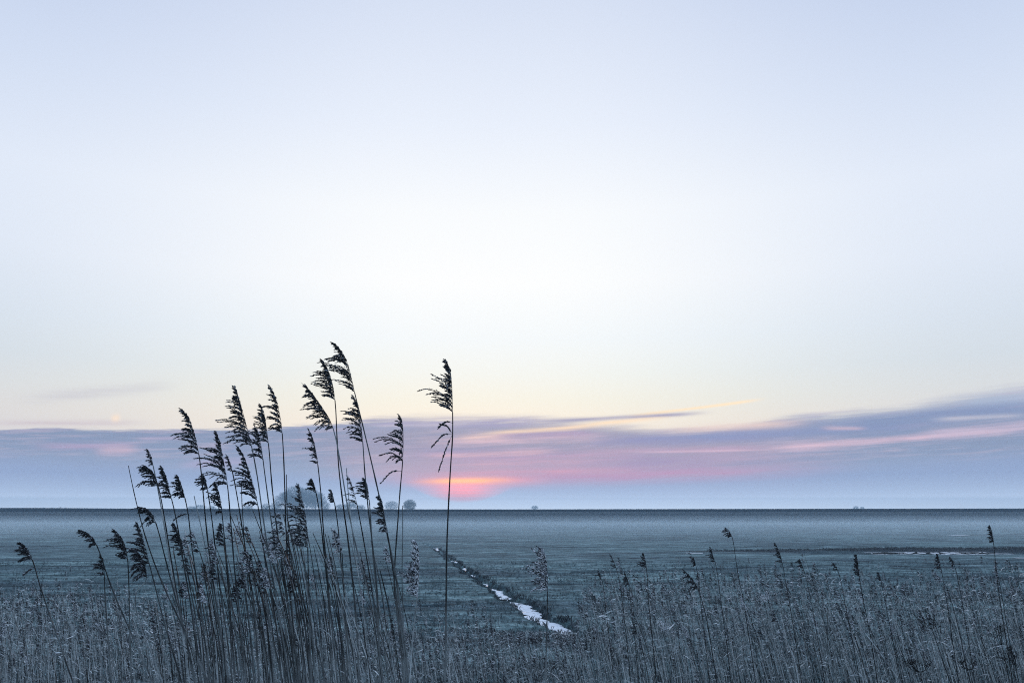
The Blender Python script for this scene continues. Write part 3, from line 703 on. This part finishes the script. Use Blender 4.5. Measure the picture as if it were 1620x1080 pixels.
T = [
 # path, depth, head end row, reach, label, kwargs
 ([(527,542),(538,552),(549,572),(556,598),(562,625),(572,665),(584,715),(600,785),(612,842),(625,905),(633,965),(640,1020),(648,1080)],4.3,628,40,'tallest reed of the clump, its dark plume nodding left at the very top',dict(n=34,ns=14,leaves=1,r0=.0066)),
 ([(510,570),(520,588),(527,612),(531,645),(533,690),(536,740),(543,800),(550,850),(558,920),(565,1000),(568,1080)],4.35,640,28,'second tallest reed, upright head just left of the tallest one',dict(n=30,ns=13)),
 ([(483,609),(494,622),(508,642),(522,664),(531,692),(539,735),(548,790),(560,850),(574,905),(588,960),(604,1080)],4.3,680,34,'reed with a wide bushy head leaning far left under the second tallest',dict(n=34,ns=14,leaves=1,droop=1.3)),
 ([(559,626),(567,642),(571,670),(574,700),(577,745),(582,800),(588,850),(594,905),(598,960),(601,1080)],4.5,700,30,'reed whose head hangs close behind the tallest reed, halfway down',dict(n=28,ns=12)),
 ([(633,657),(637,672),(638,695),(637,730),(633,775),(629,830),(625,885),(624,930),(630,985),(640,1080)],4.4,737,33,'upright reed second from the right, ragged head with one drooping lower spray',dict(n=20,ns=14,droop=1.4,extra=((633,751,603,763),(634,735,601,720)),fan=.1)),
 ([(706,570),(712,584),(715,612),(716,650),(716,690),(713,735),(710,790),(707,860),(706,930),(705,1030),(704,1080)],4.2,664,43,'lone reed standing apart at the right, fan-shaped head before the sun glow',dict(n=36,ns=16,droop=.7,extra=((715,682,697,671),(714,684,684,706),(708,690,694,745),(715,664,694,676)),fan=.1,leaves=0,r0=.0066)),
 ([(489,680),(495,694),(500,715),(504,745),(508,785),(511,830),(515,880),(521,945),(527,1010),(534,1080)],4.4,738,18,'thin reed with a small sparse head, upright between the two tall groups',dict(n=15,ns=8)),
 ([(427,610),(435,626),(441,648),(446,680),(449,730),(451,790),(453,850),(457,910),(463,980),(470,1080)],4.4,690,28,'reed with nodding head, rightmost of the four tall heads in the left group',dict(n=28,ns=12)),
 ([(413,641),(418,655),(422,680),(426,715),(430,765),(436,820),(444,880),(454,950),(464,1010),(474,1080)],4.3,700,24,'reed with a narrow head tucked just left of the rightmost tall head',dict(n=24,ns=11,r0=.0070)),
 ([(403,672),(409,688),(414,712),(419,750),(425,795),(432,845),(440,905),(450,980),(460,1080)],4.5,736,24,'reed with a thin head half hidden below the narrow one',dict(n=18,ns=10)),
 ([(372,612),(378,630),(385,655),(393,685),(401,720),(408,760),(415,810),(424,870),(434,930),(446,1000),(458,1080)],4.2,712,42,'reed with the biggest broad head, left of centre in the left group',dict(n=38,ns=14,leaves=1)),
 ([(377,707),(386,722),(394,745),(402,772),(409,805),(414,840),(420,890),(430,950),(442,1020),(452,1080)],4.4,800,28,'reed with a long dense dark head below the biggest one',dict(n=34,ns=13)),
 ([(342,683),(348,700),(353,725),(359,760),(363,800),(367,850),(372,910),(380,980),(390,1080)],4.3,770,32,'reed with a long ragged head, between the broad head and the left nodding one',dict(n=30,ns=12)),
 ([(287,647),(297,657),(305,678),(312,704),(317,735),(321,775),(326,830),(333,890),(343,960),(354,1030),(362,1080)],4.2,722,32,'reed with a dark nodding head, highest on the left side of the clump',dict(n=30,ns=14,extra=((316,722,292,717),),leaves=1)),
 ([(322,752),(326,762),(330,785),(335,820),(341,870),(348,930),(358,1000),(368,1080)],4.6,786,14,'thin reed with a small head crossing the left nodding reed',dict(n=14,ns=8)),
 ([(341,764),(346,778),(350,800),(354,840),(359,890),(366,950),(376,1020),(384,1080)],4.6,818,20,'short reed with an upright head under the ragged long one',dict(n=20,ns=10)),
 ([(359,720),(364,732),(369,752),(376,790),(384,840),(393,900),(402,960),(410,1080)],4.7,750,10,'very thin reed with a wispy tip between two big dark heads',dict(n=7,ns=5)),
 ([(234,711),(239,722),(244,745),(251,780),(258,820),(266,870),(276,930),(290,1010),(300,1080)],4.5,740,9,'thin reed with a wispy bare tip, far left above the low heads',dict(n=6,ns=6)),
 ([(230,737),(240,745),(248,760),(255,790),(262,830),(270,880),(282,950),(296,1020),(308,1080)],4.4,778,26,'left low reed with a bushy head bent over, beside the bare pointed stem',dict(n=26,ns=12,droop=1.5)),
 ([(256,739),(262,752),(268,775),(276,808),(284,850),(292,900),(304,970),(318,1080)],4.4,790,20,'reed with a compact dark head, second of the three low left heads',dict(n=24,ns=12)),
 ([(281,753),(286,765),(292,785),(298,815),(303,860),(310,910),(320,980),(332,1080)],4.5,800,20,'reed with a small ragged head, third of the three low left heads',dict(n=20,ns=10,extra=((298,812,275,822),))),
 ([(203,736),(209,765),(217,800),(228,842),(242,884),(258,925),(278,968),(302,1018),(330,1080)],4.1,None,0,'bare pointed reed stem without a head, leaning at the far left of the clump',dict(r0=.0075,r1=.0022)),
 ([(222,802),(233,806),(243,818),(252,845),(262,885),(275,935),(292,1000),(310,1080)],4.4,830,22,'reed with a drooping head at the level of the horizon, left of the clump',dict(n=18,ns=10,droop=1.5)),
 ([(217,827),(223,842),(229,862),(236,890),(246,930),(260,985),(276,1040),(288,1080)],4.5,900,24,'reed with a long loose head just below the horizon at the left',dict(n=26,ns=10)),
 ([(275,828),(281,840),(288,860),(294,890),(301,930),(311,985),(324,1080)],4.5,880,22,'reed with a dark head just below the horizon behind the left stems',dict(n=24,ns=11)),
 ([(126,838),(138,843),(150,856),(160,880),(168,905),(180,938),(196,975),(217,1022),(242,1080)],4.4,872,20,'left outlying reed with a slender hooked tip, curving over',dict(n=18,ns=10,droop=1.2)),
 ([(160,878),(163,888),(165,905),(166,940),(170,1000),(176,1080)],4.9,914,14,'small upright reed just under the hooked outlying reed',dict(n=12,ns=8)),
 ([(181,838),(190,848),(198,864),(202,885),(204,930),(205,985),(208,1080)],4.5,890,24,'outlying reed with a dense short head and a straight upright stem',dict(n=24,ns=12)),
 ([(206,867),(217,873),(226,886),(231,902),(232,916),(226,925),(216,935),(214,955),(222,990),(238,1030),(258,1080)],4.4,922,20,'reed with a limp head bent right over in an arch',dict(n=24,ns=12,droop=2.0)),
 ([(32,858),(41,866),(50,882),(56,900),(63,925),(76,965),(92,1010),(106,1052),(116,1080)],4.4,888,16,'leftmost tall reed, dark drooping head over the lower left corner',dict(n=20,ns=10,extra=((58,898,38,908),))),
 ([(473,767),(477,785),(482,808),(486,838),(487,870),(488,920),(490,980),(492,1080)],4.2,872,38,'reed with a big one-sided head in front of the far grove',dict(n=36,ns=14,droop=1.2,seedm='MIX')),
 ([(494,758),(498,770),(503,795),(508,830),(513,880),(519,940),(526,1080)],4.7,785,12,'thin reed with a tiny head between the grove and the tall pair',dict(n=11,ns=8)),
 ([(524,775),(527,785),(531,805),(536,845),(540,895),(545,950),(550,1080)],4.8,800,9,'thinnest reed with a tiny head, low between the tall pair',dict(n=9,ns=7)),
 ([(577,757),(581,768),(584,790),(587,830),(590,880),(596,940),(602,1080)],4.6,802,22,'reed with a small spiky head under the tallest one',dict(n=20,ns=10)),
 ([(601,784),(605,797),(609,820),(614,850),(620,890),(628,950),(638,1020),(644,1080)],4.3,850,15,'reed with a compact fluffy dark head low on the right bundle',dict(n=30,ns=13,seedm='MIX')),
 ([(550,751),(556,765),(563,790),(570,825),(578,870),(588,930),(598,1000),(606,1080)],4.7,800,16,'almost bare reed with a few thin sprays beside the tallest stem',dict(n=7,ns=5)),
 ([(529,838),(535,848),(540,866),(542,890),(544,930),(549,1000),(556,1080)],4.8,876,14,'short reed with a pale fluffy head in the middle of the clump',dict(n=22,ns=11,seedm='FLUFF',fl=1.1)),
 ([(659,858),(662,872),(663,900),(661,935),(657,970),(652,1020),(648,1080)],4.4,945,26,'short reed with a pale fluffy head between the bundle and the lone reed',dict(n=40,ns=12,seedm='FLUFF',droop=.7,fl=1.15,fan=.05)),
 ([(859,869),(863,880),(866,905),(866,945),(865,1000),(863,1080)],5.0,944,32,'single reed with a pale fluffy head before the white ditch',dict(n=42,ns=12,seedm='FLUFF',fl=1.15,fan=.05)),
 ([(574,886),(578,898),(576,925),(575,960),(577,1020),(580,1080)],5.4,912,14,'small pale headed reed low in the middle of the clump',dict(n=14,ns=8,seedm='FLUFF')),
 ([(548,740),(551,780),(556,830),(564,890),(574,960),(584,1080)],4.9,None,0,'bare stem without a head right beside the tall pair',dict(r0=.0035)),
 ([(637,800),(637,850),(636,910),(638,980),(640,1080)],4.6,None,0,'short bare stem just right of the right bundle',dict(r0=.0034)),
 ([(307,784),(314,815),(324,860),(336,910),(350,970),(370,1080)],4.8,None,0,'thin bare stem slanting behind the left nodding reed',dict(r0=.003)),
 ([(382,763),(383,800),(387,860),(393,930),(402,1000),(410,1080)],4.7,None,0,'upright bare stem in the thick of the left group',dict(r0=.0034)),
 ([(453,750),(454,800),(457,860),(460,930),(466,1080)],4.8,None,0,'thin bare stem right of the rightmost tall head of the left group',dict(r0=.0028)),
 ([(384,915),(390,935),(400,960),(412,1000),(426,1080)],4.3,935,7,'stubby reed with a dark blunt head low in the left group',dict(n=12,ns=9,droop=.3)),
 ([(329,905),(334,925),(340,960),(349,1010),(358,1080)],5.2,928,14,'small pale headed reed low among the left stems',dict(n=12,ns=8,seedm='FLUFF')),
 # right side: heads that stand above the bed
 ([(1149,835),(1155,842),(1160,856),(1164,885),(1169,915),(1176,950),(1184,1000)],8.2,857,12,'slender reed whose small dark flag head stands highest right of centre',dict(n=14,ns=9,droop=1.2)),
 ([(1566,832),(1569,842),(1572,860),(1576,900),(1582,950),(1590,1000)],7.6,859,8,'reed with a dark blunt head standing alone before the far channel, near the right edge',dict(n=18,ns=10)),
 ([(1018,875),(1021,885),(1023,903),(1025,930),(1027,960),(1032,1010)],8.4,902,11,'reed with an upright dark head, first tall one right of the ditch',dict(n=15,ns=8)),
 ([(1124,866),(1128,878),(1133,896),(1138,930),(1146,990)],8.8,892,10,'reed with two small dark tufts, just left of the slender flag reed',dict(n=12,ns=7)),
 ([(1097,881),(1100,890),(1103,905),(1107,940),(1114,1000)],9.5,898,9,'short dark headed reed between the ditch and the flag reed',dict(n=10,ns=7)),
 ([(1081,901),(1092,911),(1102,926),(1110,948),(1119,985),(1128,1040)],7.4,932,13,'reed with a long head bowing left over the bed',dict(n=18,ns=9,droop=1.4)),
 ([(1226,859),(1232,870),(1238,892),(1243,920),(1250,960),(1258,1010)],8.0,895,10,'reed with a hooked sparse head, right of the flag reed',dict(n=12,ns=6)),
 ([(1265,884),(1269,894),(1274,910),(1282,945),(1292,1000)],9.0,903,8,'short reed with a thin dark head, right of the hooked one',dict(n=10,ns=7)),
 ([(1355,878),(1357,892),(1360,915),(1366,950),(1376,1000),(1384,1050)],7.0,912,9,'reed with a thick straight dark head standing below the bright ice strip',dict(n=20,ns=9,droop=.3,r0=.005)),
 ([(1483,877),(1487,890),(1490,905),(1496,940),(1505,1000)],8.2,905,11,'reed with a ragged dark head at the right end of the ice strip',dict(n=14,ns=8)),
 ([(1503,881),(1508,889),(1513,905),(1520,940),(1530,1000)],8.6,896,8,'thin headed reed right beside the ragged one by the ice strip',dict(n=9,ns=7)),
 ([(1318,890),(1324,898),(1330,918),(1338,960),(1350,1020)],8.4,905,10,'reed with a pale wispy head left of the ice strip',dict(n=8,ns=5)),
 ([(966,877),(971,888),(977,905),(983,940),(990,1000)],9.2,899,8,'thin reed with small tufts right of the single fluffy reed',dict(n=8,ns=5)),
 ([(947,903),(950,910),(954,925),(958,960),(964,1010)],9.8,915,7,'tiny headed reed low between the fluffy reed and the right bed',dict(n=8,ns=6)),
 ([(989,906),(992,914),(995,925),(998,955),(1004,1010)],9.0,928,9,'short dense headed reed at the left edge of the right bed',dict(n=14,ns=7)),
 ([(1390,906),(1393,914),(1396,930),(1404,970),(1414,1020)],8.6,918,7,'small reed with a black tip under the middle of the ice strip',dict(n=8,ns=6)),
 ([(1577,890),(1578,905),(1582,925),(1588,960),(1598,1020)],8.0,920,8,'pale upright reed near the right edge below the lone dark head',dict(n=12,ns=6,seedm='FLUFF')),
 ([(1478,905),(1488,915),(1497,928),(1508,960),(1520,1010)],8.4,925,9,'reed with a curled pale head under the ragged one',dict(n=10,ns=6,seedm='FLUFF')),
]
T += [
 ([(1362,992),(1392,1032),(1424,1078)],5.6,None,0,'long pale stem slanting steeply in front of the bed, lower right',dict(r0=.006,r1=.003,pale=1)),
 ([(1386,1035),(1392,1062),(1398,1085)],5.4,None,0,'pale upright broken stem beside the long pale slanting one',dict(r0=.005,r1=.003,pale=1)),
 ([(1350,1056),(1364,1070),(1378,1088)],5.4,None,0,'short pale stem at the bottom edge left of the long pale slanting one',dict(r0=.005,r1=.003,pale=1)),
 ([(976,1018),(985,1046),(996,1086)],5.6,None,0,'pale stem at the bottom edge right of the fluffy reed',dict(r0=.005,r1=.003,pale=1)),
 ([(1236,975),(1246,1015),(1256,1040),(1264,1082)],6.0,None,0,'pale stem below the frosted tuft in the right bed',dict(r0=.005,r1=.003,pale=1)),
 ([(1468,1000),(1478,1040),(1494,1085)],5.6,None,0,'pale stem crossing behind the black dead weed',dict(r0=.0045,r1=.003,pale=1)),
 ([(832,1000),(838,1040),(842,1085)],5.8,None,0,'pale stem left of the fluffy reed, near the bottom edge',dict(r0=.0045,r1=.003,pale=1)),
 ([(150,935),(156,990),(163,1085)],5.2,None,0,'pale upright stem in the lower left, between the outlying reeds',dict(r0=.005,r1=.003,pale=1)),
 ([(700,985),(712,1030),(726,1085)],5.8,None,0,'pale stem at the foot of the lone reed',dict(r0=.0045,r1=.003,pale=1)),
]
DSTEM = island_mat('dark_reed_stem', [(0.0, (0.012, 0.014, 0.016)), (1.0, (0.04, 0.045, 0.05))], 0.6, 9)
PSTEM = island_mat('pale_reed_stem', [(0.0, (0.5, 0.55, 0.58)), (1.0, (0.8, 0.84, 0.87))], 0.6, 9)
MIXM = island_mat('part_fluffy_head', [(0.0, (0.012, 0.013, 0.016)), (0.5, (0.04, 0.045, 0.055)), (0.75, (0.16, 0.18, 0.2)), (1.0, (0.8, 0.84, 0.9))], 0.9, 20, .3)
MM = {'MIX': MIXM, 'FLUFF': FLUFF}
nt_reeds = 0
for path, depth, pan, reach, label, kw in T:
    kw = dict(kw)
    if 'seedm' in kw: kw['seedm'] = MM[kw['seedm']]
    if depth > 6:
        kw.update(r0=kw.get('r0', .0055) * 1.0, fan=.1, group='taller reeds standing out of the right reed bed'); kw.setdefault('fl', 1.35); kw.setdefault('pale', 2)
    if depth < 6 and pan is not None and not kw.get('leaves') and nt_reeds % 3 != 2: kw['leaves'] = 1 + nt_reeds % 2
    reed(path, depth, pan, reach * (1.0), label, **kw); nt_reeds += 1

# more plain stems of the clump, thin, headless or with small heads: copied individuals
def proto(name_label, H, lean, bend, head, hm, sparse=False):
    root = empty('reed', (0, 0, 0))
    P = [Vector((lean * H * (-1) * (t ** 1.5) * 1.0 - bend * H * t ** 4, -.02 * t, H * t)) for t in [i / 9 for i in range(10)]]
    full = spline(P, 30); k = len(full) - 1 if not head else next(i for i, p in enumerate(full) if p.z > H - head)
    mb = MB(); stem_tube(mb, full[:k + 1], .0062, .0026, 5); mb.build('stem', STEM if not sparse else MASS_STEM, root, (0, 0, 0))
    if head:
        pm = MB(); panicle(pm, spline(full[k:], 9), head * .42, n=11, nspk=6, fluff=1.5); pm.build('seed_head', hm, root, (0, 0, 0))
    if True:
        p = full[12]; pts = [p]; d = Vector((-.3, .1, .9)).normalized()
        for s in range(6):
            d = (d + Vector((-.16, 0, -.25))).normalized(); pts.append(pts[-1] + d * .035)
        lm = MB(); lm.blade(pts, .005, Vector((0, 1, 0))); lm.build('leaf', LEAF, root, (0, 0, 0))
    return root
def copy_thing(src, loc, rz, sc, label, group):
    r = src.copy(); COL.objects.link(r); r.location = loc; r.rotation_euler = (0, 0, rz); r.scale = (sc, sc, sc)
    tag(r, label, 'reed', group)
    for ch in kids[src.name]:
        c = ch.copy(); COL.objects.link(c); c.parent = r
    return r
protos = {}
for key, args in dict(bare=(2.2, .10, .04, 0, SEED), a=(2.2, .13, .03, .19, SEED), b=(2.2, .17, .05, .17, SEED), c=(2.2, .10, .08, .20, MIXM), d=(2.2, .20, .02, .15, MIXM),
                      f=(2.2, .13, .05, .18, FLUFF), g=(2.2, .09, .02, .16, SEED), bare2=(2.2, .22, .05, 0, SEED)).items():
    protos[key] = proto(key, *args)
kids = {p.name: [o for o in bpy.data.objects if o.parent == p] for p in protos.values()}
HT = 2.2
used = set()
def place(key, px, ytop, d, label, group):
    src = protos[key]; top = at(px, ytop, d)
    # offset from foot to tip of this proto
    mesh_top = TIP[key]
    gz = th(0, d); H = top.z - gz
    if H < .5: return False
    sc = H / mesh_top.z * 1.0; rz = random.uniform(-.35, .35)
    off = Matrix.Rotation(rz, 3, 'Z') @ (mesh_top * sc)
    loc = (top.x - off.x, d - off.y, gz - .01)
    if key not in used:
        used.add(key); src.location = loc; src.rotation_euler = (0, 0, rz); src.scale = (sc,) * 3; tag(src, label, 'reed', group)
    else: copy_thing(src, loc, rz, sc, label, group)
    return True
TIP = {}
for k, p in protos.items():
    st = [o for o in kids[p.name]]; z = -1
    for o in st:
        for v in o.data.vertices:
            if v.co.z > z and (o.name.startswith('seed') or k.startswith('bare')): z = v.co.z; TIP[k] = v.co.copy()
cnt = 0
# stems among the clump: tops rise to a dome over x 200..680
def clump_top(x): return 800 + 90 * abs((x - 430) / 230) ** 2
KIND = dict(bare='headless slender reed stem', bare2='headless strongly slanting reed stem', a='dark headed slender reed', b='dark headed bowed reed', c='mottled headed nodding reed',
            d='mottled headed slanting reed', f='pale fluffy headed reed', g='dark headed upright reed')
for i in range(150):
    x = random.gauss(425, 110)
    if not 185 < x < 670: continue
    y = clump_top(x) + random.uniform(0, 120)
    k = random.choice(['bare', 'bare', 'bare2', 'bare', 'g', 'c', 'f', 'bare', 'bare2'])
    w = 'left edge' if x < 310 else 'left half' if x < 400 else 'middle' if x < 470 else 'right half' if x < 560 else 'right edge'
    if place(k, x, y, random.uniform(4.1, 5.8), KIND[k] + ' in the crowded %s of the tall clump' % w, 'slender stems of the tall clump, %s, %s' % (w, KIND[k])): cnt += 1
# nearer individuals in the bed
def env(x):
    return float(np.interp(x, [0, 100, 250, 300, 500, 700, 790, 850, 900, 930, 1000, 1100, 1300, 1450, 1620], [958, 955, 965, 990, 992, 1002, 1000, 1000, 1000, 950, 930, 922, 930, 938, 925]))
zone = [(-20, 330, ' in the low bed at the lower left corner', 'reeds of the left bed'),
        (330, 800, ' in the low bed at the foot of the tall clump', 'reeds of the middle bed'),
        (800, 1200, ' in the bed right of centre, below the ditch', 'reeds of the right of centre bed'),
        (1200, 1640, ' in the dense bed at the lower right corner', 'reeds of the right bed')]
while cnt < 300 - nt_reeds:
    x = random.uniform(-15, 1640); y = env(x) + abs(random.gauss(0, 45)) + random.uniform(-12, 30)
    z_ = next(z for z in zone if z[0] <= x < z[1] or z is zone[-1])
    k = random.choice(['a', 'b', 'c', 'd', 'f', 'g', 'bare', 'bare2', 'c', 'f'])
    if place(k, x, y, random.uniform(6.6, 9.6), KIND[k] + z_[2], z_[3] + ', ' + KIND[k]): cnt += 1

# ------------------------------------------------------------------ the rest of the bed: far more than can be counted
def bed(name, N, dlo, dhi, label, head_p, seed, ylift=0.0, xr=(-60, 1680), rs=1.0):
    rr = np.random.default_rng(seed)
    V = []; F = []; HV = MB(); n0 = 0
    S = 6
    for i in range(N):
        d = dlo + (dhi - dlo) * rr.random() ** .8; x = rr.uniform(*xr)
        bump_ = 16 * math.sin(x * .021 + d * .9) + 12 * math.sin(x * .047 - d * 1.7 + 1) + 7 * math.sin(x * .11 + d)
        y = env(x) + bump_ - 14 + rr.exponential(62) + ylift
        if rr.random() < .10: y = env(x) + bump_ - 12 - rr.random() ** 1.5 * 34
        if 790 < x < 912: y = max(y, 1003 - rr.random() * 8)
        top = at(x, y, d); gz = th(0, d); H = top.z - gz
        if H < .35: H = .35 + rr.random() * .5; top.z = gz + H
        if H > 2.9: continue
        lean = rr.normal(.17, .07); ly = rr.normal(0, .06); curve = rr.normal(.03, .05)
        r = (.0019 + .0026 * rr.random() ** 2) * rs * (1 + max(0, d - 12) * .04)
        for s in range(S):
            t = s / (S - 1); c = np.array([top.x + lean * H * (1 - t) + curve * H * math.sin(math.pi * t), d + ly * H * (1 - t), gz + H * t])
            ra = r * (1 - .6 * t)
            for k in range(3):
                an = 2.094 * k + i; V.append((c[0] + ra * math.cos(an), c[1] + ra * math.sin(an), c[2]))
        for s in range(S - 1):
            for k in range(3):
                a = n0 + 3 * s + k; b_ = n0 + 3 * s + (k + 1) % 3; F.append((a, b_, b_ + 3, a + 3))
        n0 += 3 * S
        if rr.random() < head_p:
            hl = .10 + .10 * rr.random(); p0 = Vector((top.x + lean * .6 * hl, d, top.z - hl))
            for k in range(16):
                t = k / 16; c = p0.lerp(top, t); w = .045 * math.sin(math.pi * (t * .8 + .15))
                dr = Vector((-.55 - .4 * rr.random(), rr.uniform(-.4, .4), rr.uniform(-.25, .9))).normalized()
                HV.spindle(c, dr, w * rr.uniform(.6, 1.5) + .012, .0045 * rs)
    # tangled pale leaves and fluff, thickest at the left
    Q = MB()
    for i in range(26000):
        d = dlo + (dhi - dlo) * rr.random(); x = rr.uniform(-40, 330) if rr.random() < .30 else rr.uniform(300, 1680)
        y = env(x) + 16 * math.sin(x * .021 + d * .9) + 14 * math.sin(x * .06 - d) - 14 + rr.exponential(80) + (10 if x > 300 else 0)
        if 770 < x < 912: y = max(y, 1001)
        p = at(x, y, d)
        if p.z < th(0, d): continue
        L = .03 + .10 * rr.random() ** 2; dr = Vector((rr.normal(), rr.normal(), rr.normal() + .3)).normalized(); pts = [p]
        for s in range(3):
            dr = (dr + Vector((rr.normal(0, .5), rr.normal(0, .3), -.2 + rr.normal(0, .4)))).normalized(); pts.append(pts[-1] + dr * L / 3)
        Q.blade(pts, .003 + .006 * rr.random(), Vector((0, .8, .6)))
    # dead leaves and broken bits between the stems
    B = MB()
    for i in range(int(N * 1.0)):
        d = dlo + (dhi - dlo) * rr.random(); x = rr.uniform(*xr); y = env(x) + 14 + rr.random() ** .8 * 190
        p = at(x, y, d)
        if p.z < th(0, d): p.z = th(0, d) + rr.random() * .5
        sgn = 1 if rr.random() < .35 else -1; L = .05 + .17 * rr.random(); dr = Vector((sgn * .5, rr.uniform(-.5, .5), rr.uniform(-.3, 1))).normalized(); pts = [p]
        for s in range(3):
            dr = (dr + Vector((sgn * .2, 0, -.45))).normalized(); pts.append(pts[-1] + dr * L / 3)
        B.blade(pts, .004 + .005 * rr.random(), Vector((0, 1, 0)) if rr.random() < .5 else Vector((.7, .7, 0)))
    me = bpy.data.meshes.new(name); me.from_pydata(V + [tuple(p) for p in HV.v] + [tuple(p) for p in B.v] + [tuple(p) for p in Q.v], [],
        F + [tuple(q + n0 for q in f) for f in HV.f] + [tuple(q + n0 + len(HV.v) for q in f) for f in B.f] + [tuple(q + n0 + len(HV.v) + len(B.v) for q in f) for f in Q.f])
    for m in (MASS_STEM, MIXM, LEAF): me.materials.append(m)
    mi = np.zeros(len(me.polygons), dtype=np.int32); mi[len(F):len(F) + len(HV.f)] = 1; mi[len(F) + len(HV.f):] = 2
    me.polygons.foreach_set('material_index', mi); me.update()
    o = bpy.data.objects.new(name, me); COL.objects.link(o); tag(o, label, 'reed bed', kind='stuff')
bed('reed_bed', 9500, 9.0, 22.0, 'dense bed of thin dry frosted reeds filling the bottom of the view', .45, 5)

# grass of the field and dark sedge on the ditch edges
def tufts(name, N, gen, mat, label, hl, hh, w, cat='grass', fan_=5):
    rr = np.random.default_rng(len(name) * 7 + N); V = []; F = []; n0 = 0
    P = gen(rr, N); xs = P[:, 0]; ys = P[:, 1]; zs = terrain(xs, ys)[0]
    for x, y, z in zip(xs, ys, zs):
        for k in range(fan_):
            h = rr.uniform(hl, hh); a = rr.uniform(0, 6.28); sp = h * rr.uniform(.2, .8); ww = w * rr.uniform(.6, 1.4)
            ca, sa = math.cos(a), math.sin(a); bx, by = x + rr.normal(0, .03), y + rr.normal(0, .03)
            V += [(bx - sa * ww, by + ca * ww, z - .01), (bx + sa * ww, by - ca * ww, z - .01), (bx + ca * sp * .5, by + sa * sp * .5, z + h * .75), (bx + ca * sp, by + sa * sp, z + h)]
            F += [(n0, n0 + 1, n0 + 2), (n0, n0 + 2, n0 + 3), (n0 + 1, n0 + 3, n0 + 2)]; n0 += 4
    me = bpy.data.meshes.new(name); me.from_pydata(V, [], F); me.materials.append(mat); me.update()
    o = bpy.data.objects.new(name, me); COL.objects.link(o); tag(o, label, cat, kind='stuff')
def g_field(rr, N):
    d = 19 + 45 * rr.random(N) ** 1.4; x = (rr.random(N) - .5) * 1.36 * d
    ok = (np.abs(x - ditch_x(d)) > .75) & (vnoise(x, d, .8, 55) + vnoise(x, d, 2.3, 56) + rr.normal(0, .35, N) > -.1)
    return np.stack([x, d], 1)[ok]
tufts('field_grass', 34000, g_field, GRASS, 'short frosted winter grass of the field', .03, .13, .009, fan_=4)
def g_sedge(rr, N):
    y = DY0 + (DY1 - 18 - DY0) * rr.random(N * 3) ** 1.4
    keep = (np.sin(y * 1.7) + np.sin(y * 3.9 + 1) + np.sin(y * 8.3 + 2) + rr.normal(0, .8, N * 3)) > .2
    y = y[keep][:N]; n_ = len(y); s = rr.random(n_)
    off = np.where(s < .55, .40 + np.abs(rr.normal(0, .17, n_)), np.where(s < .90, -.36 - np.abs(rr.normal(0, .10, n_)), rr.uniform(-.4, .4, n_)))
    return np.stack([ditch_x(y) + off / (1 + .8 * sm(38, 60, y)), y], 1)
tufts('ditch_sedge', 1300, g_sedge, SEDGE, 'dark rough sedge along the edges of the narrow icy ditch', .03, .19, .010)
def g_chan(rr, N):
    x = 19 + 70 * rr.random(N) ** .8; y = rdx(x) + 2.4 + np.abs(rr.normal(0, .9, N))
    return np.stack([x, y], 1)
tufts('channel_sedge', 3000, g_chan, SEDGE, 'dark sedge on the bank behind the far icy channel', .04, .17, .03)

# ------------------------------------------------------------------ dead weeds standing in the bed
def weed(base_px, d, H, lean, label, mat, n=7, tuft=14, spread=.5, tsize=.012, name='dead_weed', cat='weed', tr=.012):
    top = at(base_px[0], base_px[1], d); zg = th(0, d)
    root = empty(name, (top.x + lean * (top.z - zg), d, zg)); tag(root, label, cat)
    st = MB(); hd = MB(); Ht = top.z - zg
    main = spline([Vector((0, 0, 0)), Vector((-lean * Ht * .35, 0, Ht * .35)), Vector((-lean * Ht * .75, 0, Ht * .72)), Vector((-lean * Ht, 0, Ht))], 12)
    st.tube(main, [.0045 - .0025 * i / 11 for i in range(12)], 5)
    for k in range(n):
        i = 11 - int(k * H * 4 / n); i = max(3, i); p = main[i]
        dd = Vector((random.uniform(-1, 1) * spread - .1, random.uniform(-.4, .4), random.uniform(.5, 1))).normalized()
        L = H * random.uniform(.25, .5); e = p + dd * L; q = p.lerp(e, .5) + Vector((0, 0, -.02))
        st.tube(spline([p, q, e], 6), .0016, 4)
        for _ in range(tuft):
            f = random.uniform(.55, 1.05); c_ = p.lerp(e, f) + Vector((random.gauss(0, tr), random.gauss(0, tr), random.gauss(0, tr)))
            hd.spindle(c_, Vector((random.gauss(0, 1), random.gauss(0, 1), random.gauss(0, 1))).normalized(), tsize, tsize * .28)
    st.build('stem', mat if mat is WEED else STEM, root); hd.build('seed_cluster', mat, root)
weed((1475, 995), 5.4, .34, .28, 'black dead weed with knotted side branches, lower right', WEED, n=6, tuft=12, tr=.008)
weed((1455, 1062), 5.2, .22, .15, 'dark umbel weed cut by the bottom edge, left of the black weed', WEED, n=9, tuft=11, spread=1.1, tr=.009)
weed((1534, 1058), 5.2, .18, .1, 'small black weed head at the bottom edge, right of the black weed', WEED, n=6, tuft=9, spread=.8, tr=.008)
weed((1585, 1020), 5.4, .30, .12, 'branching black weed stalk near the lower right corner', WEED, n=7, tuft=9, tr=.007)
weed((1606, 1050), 5.2, .22, .1, 'thick dark weed cluster in the lower right corner', WEED, n=9, tuft=14, spread=.9, tr=.009)
weed((1053, 1008), 5.6, .24, .1, 'pale frosted weed spray at the bottom right of centre', PALE, n=11, tuft=22, spread=.35, tsize=.010, name='frosted_weed', tr=.008)
weed((1212, 955), 7.2, .20, .2, 'pale frosted tuft catching light in the right bed', PALE, n=7, tuft=18, spread=.5, tsize=.012, name='frosted_weed', tr=.01)
weed((1375, 985), 6.4, .14, .15, 'small pale tuft left of the black weed', PALE, n=5, tuft=10, spread=.6, tsize=.010, name='frosted_weed', tr=.01)
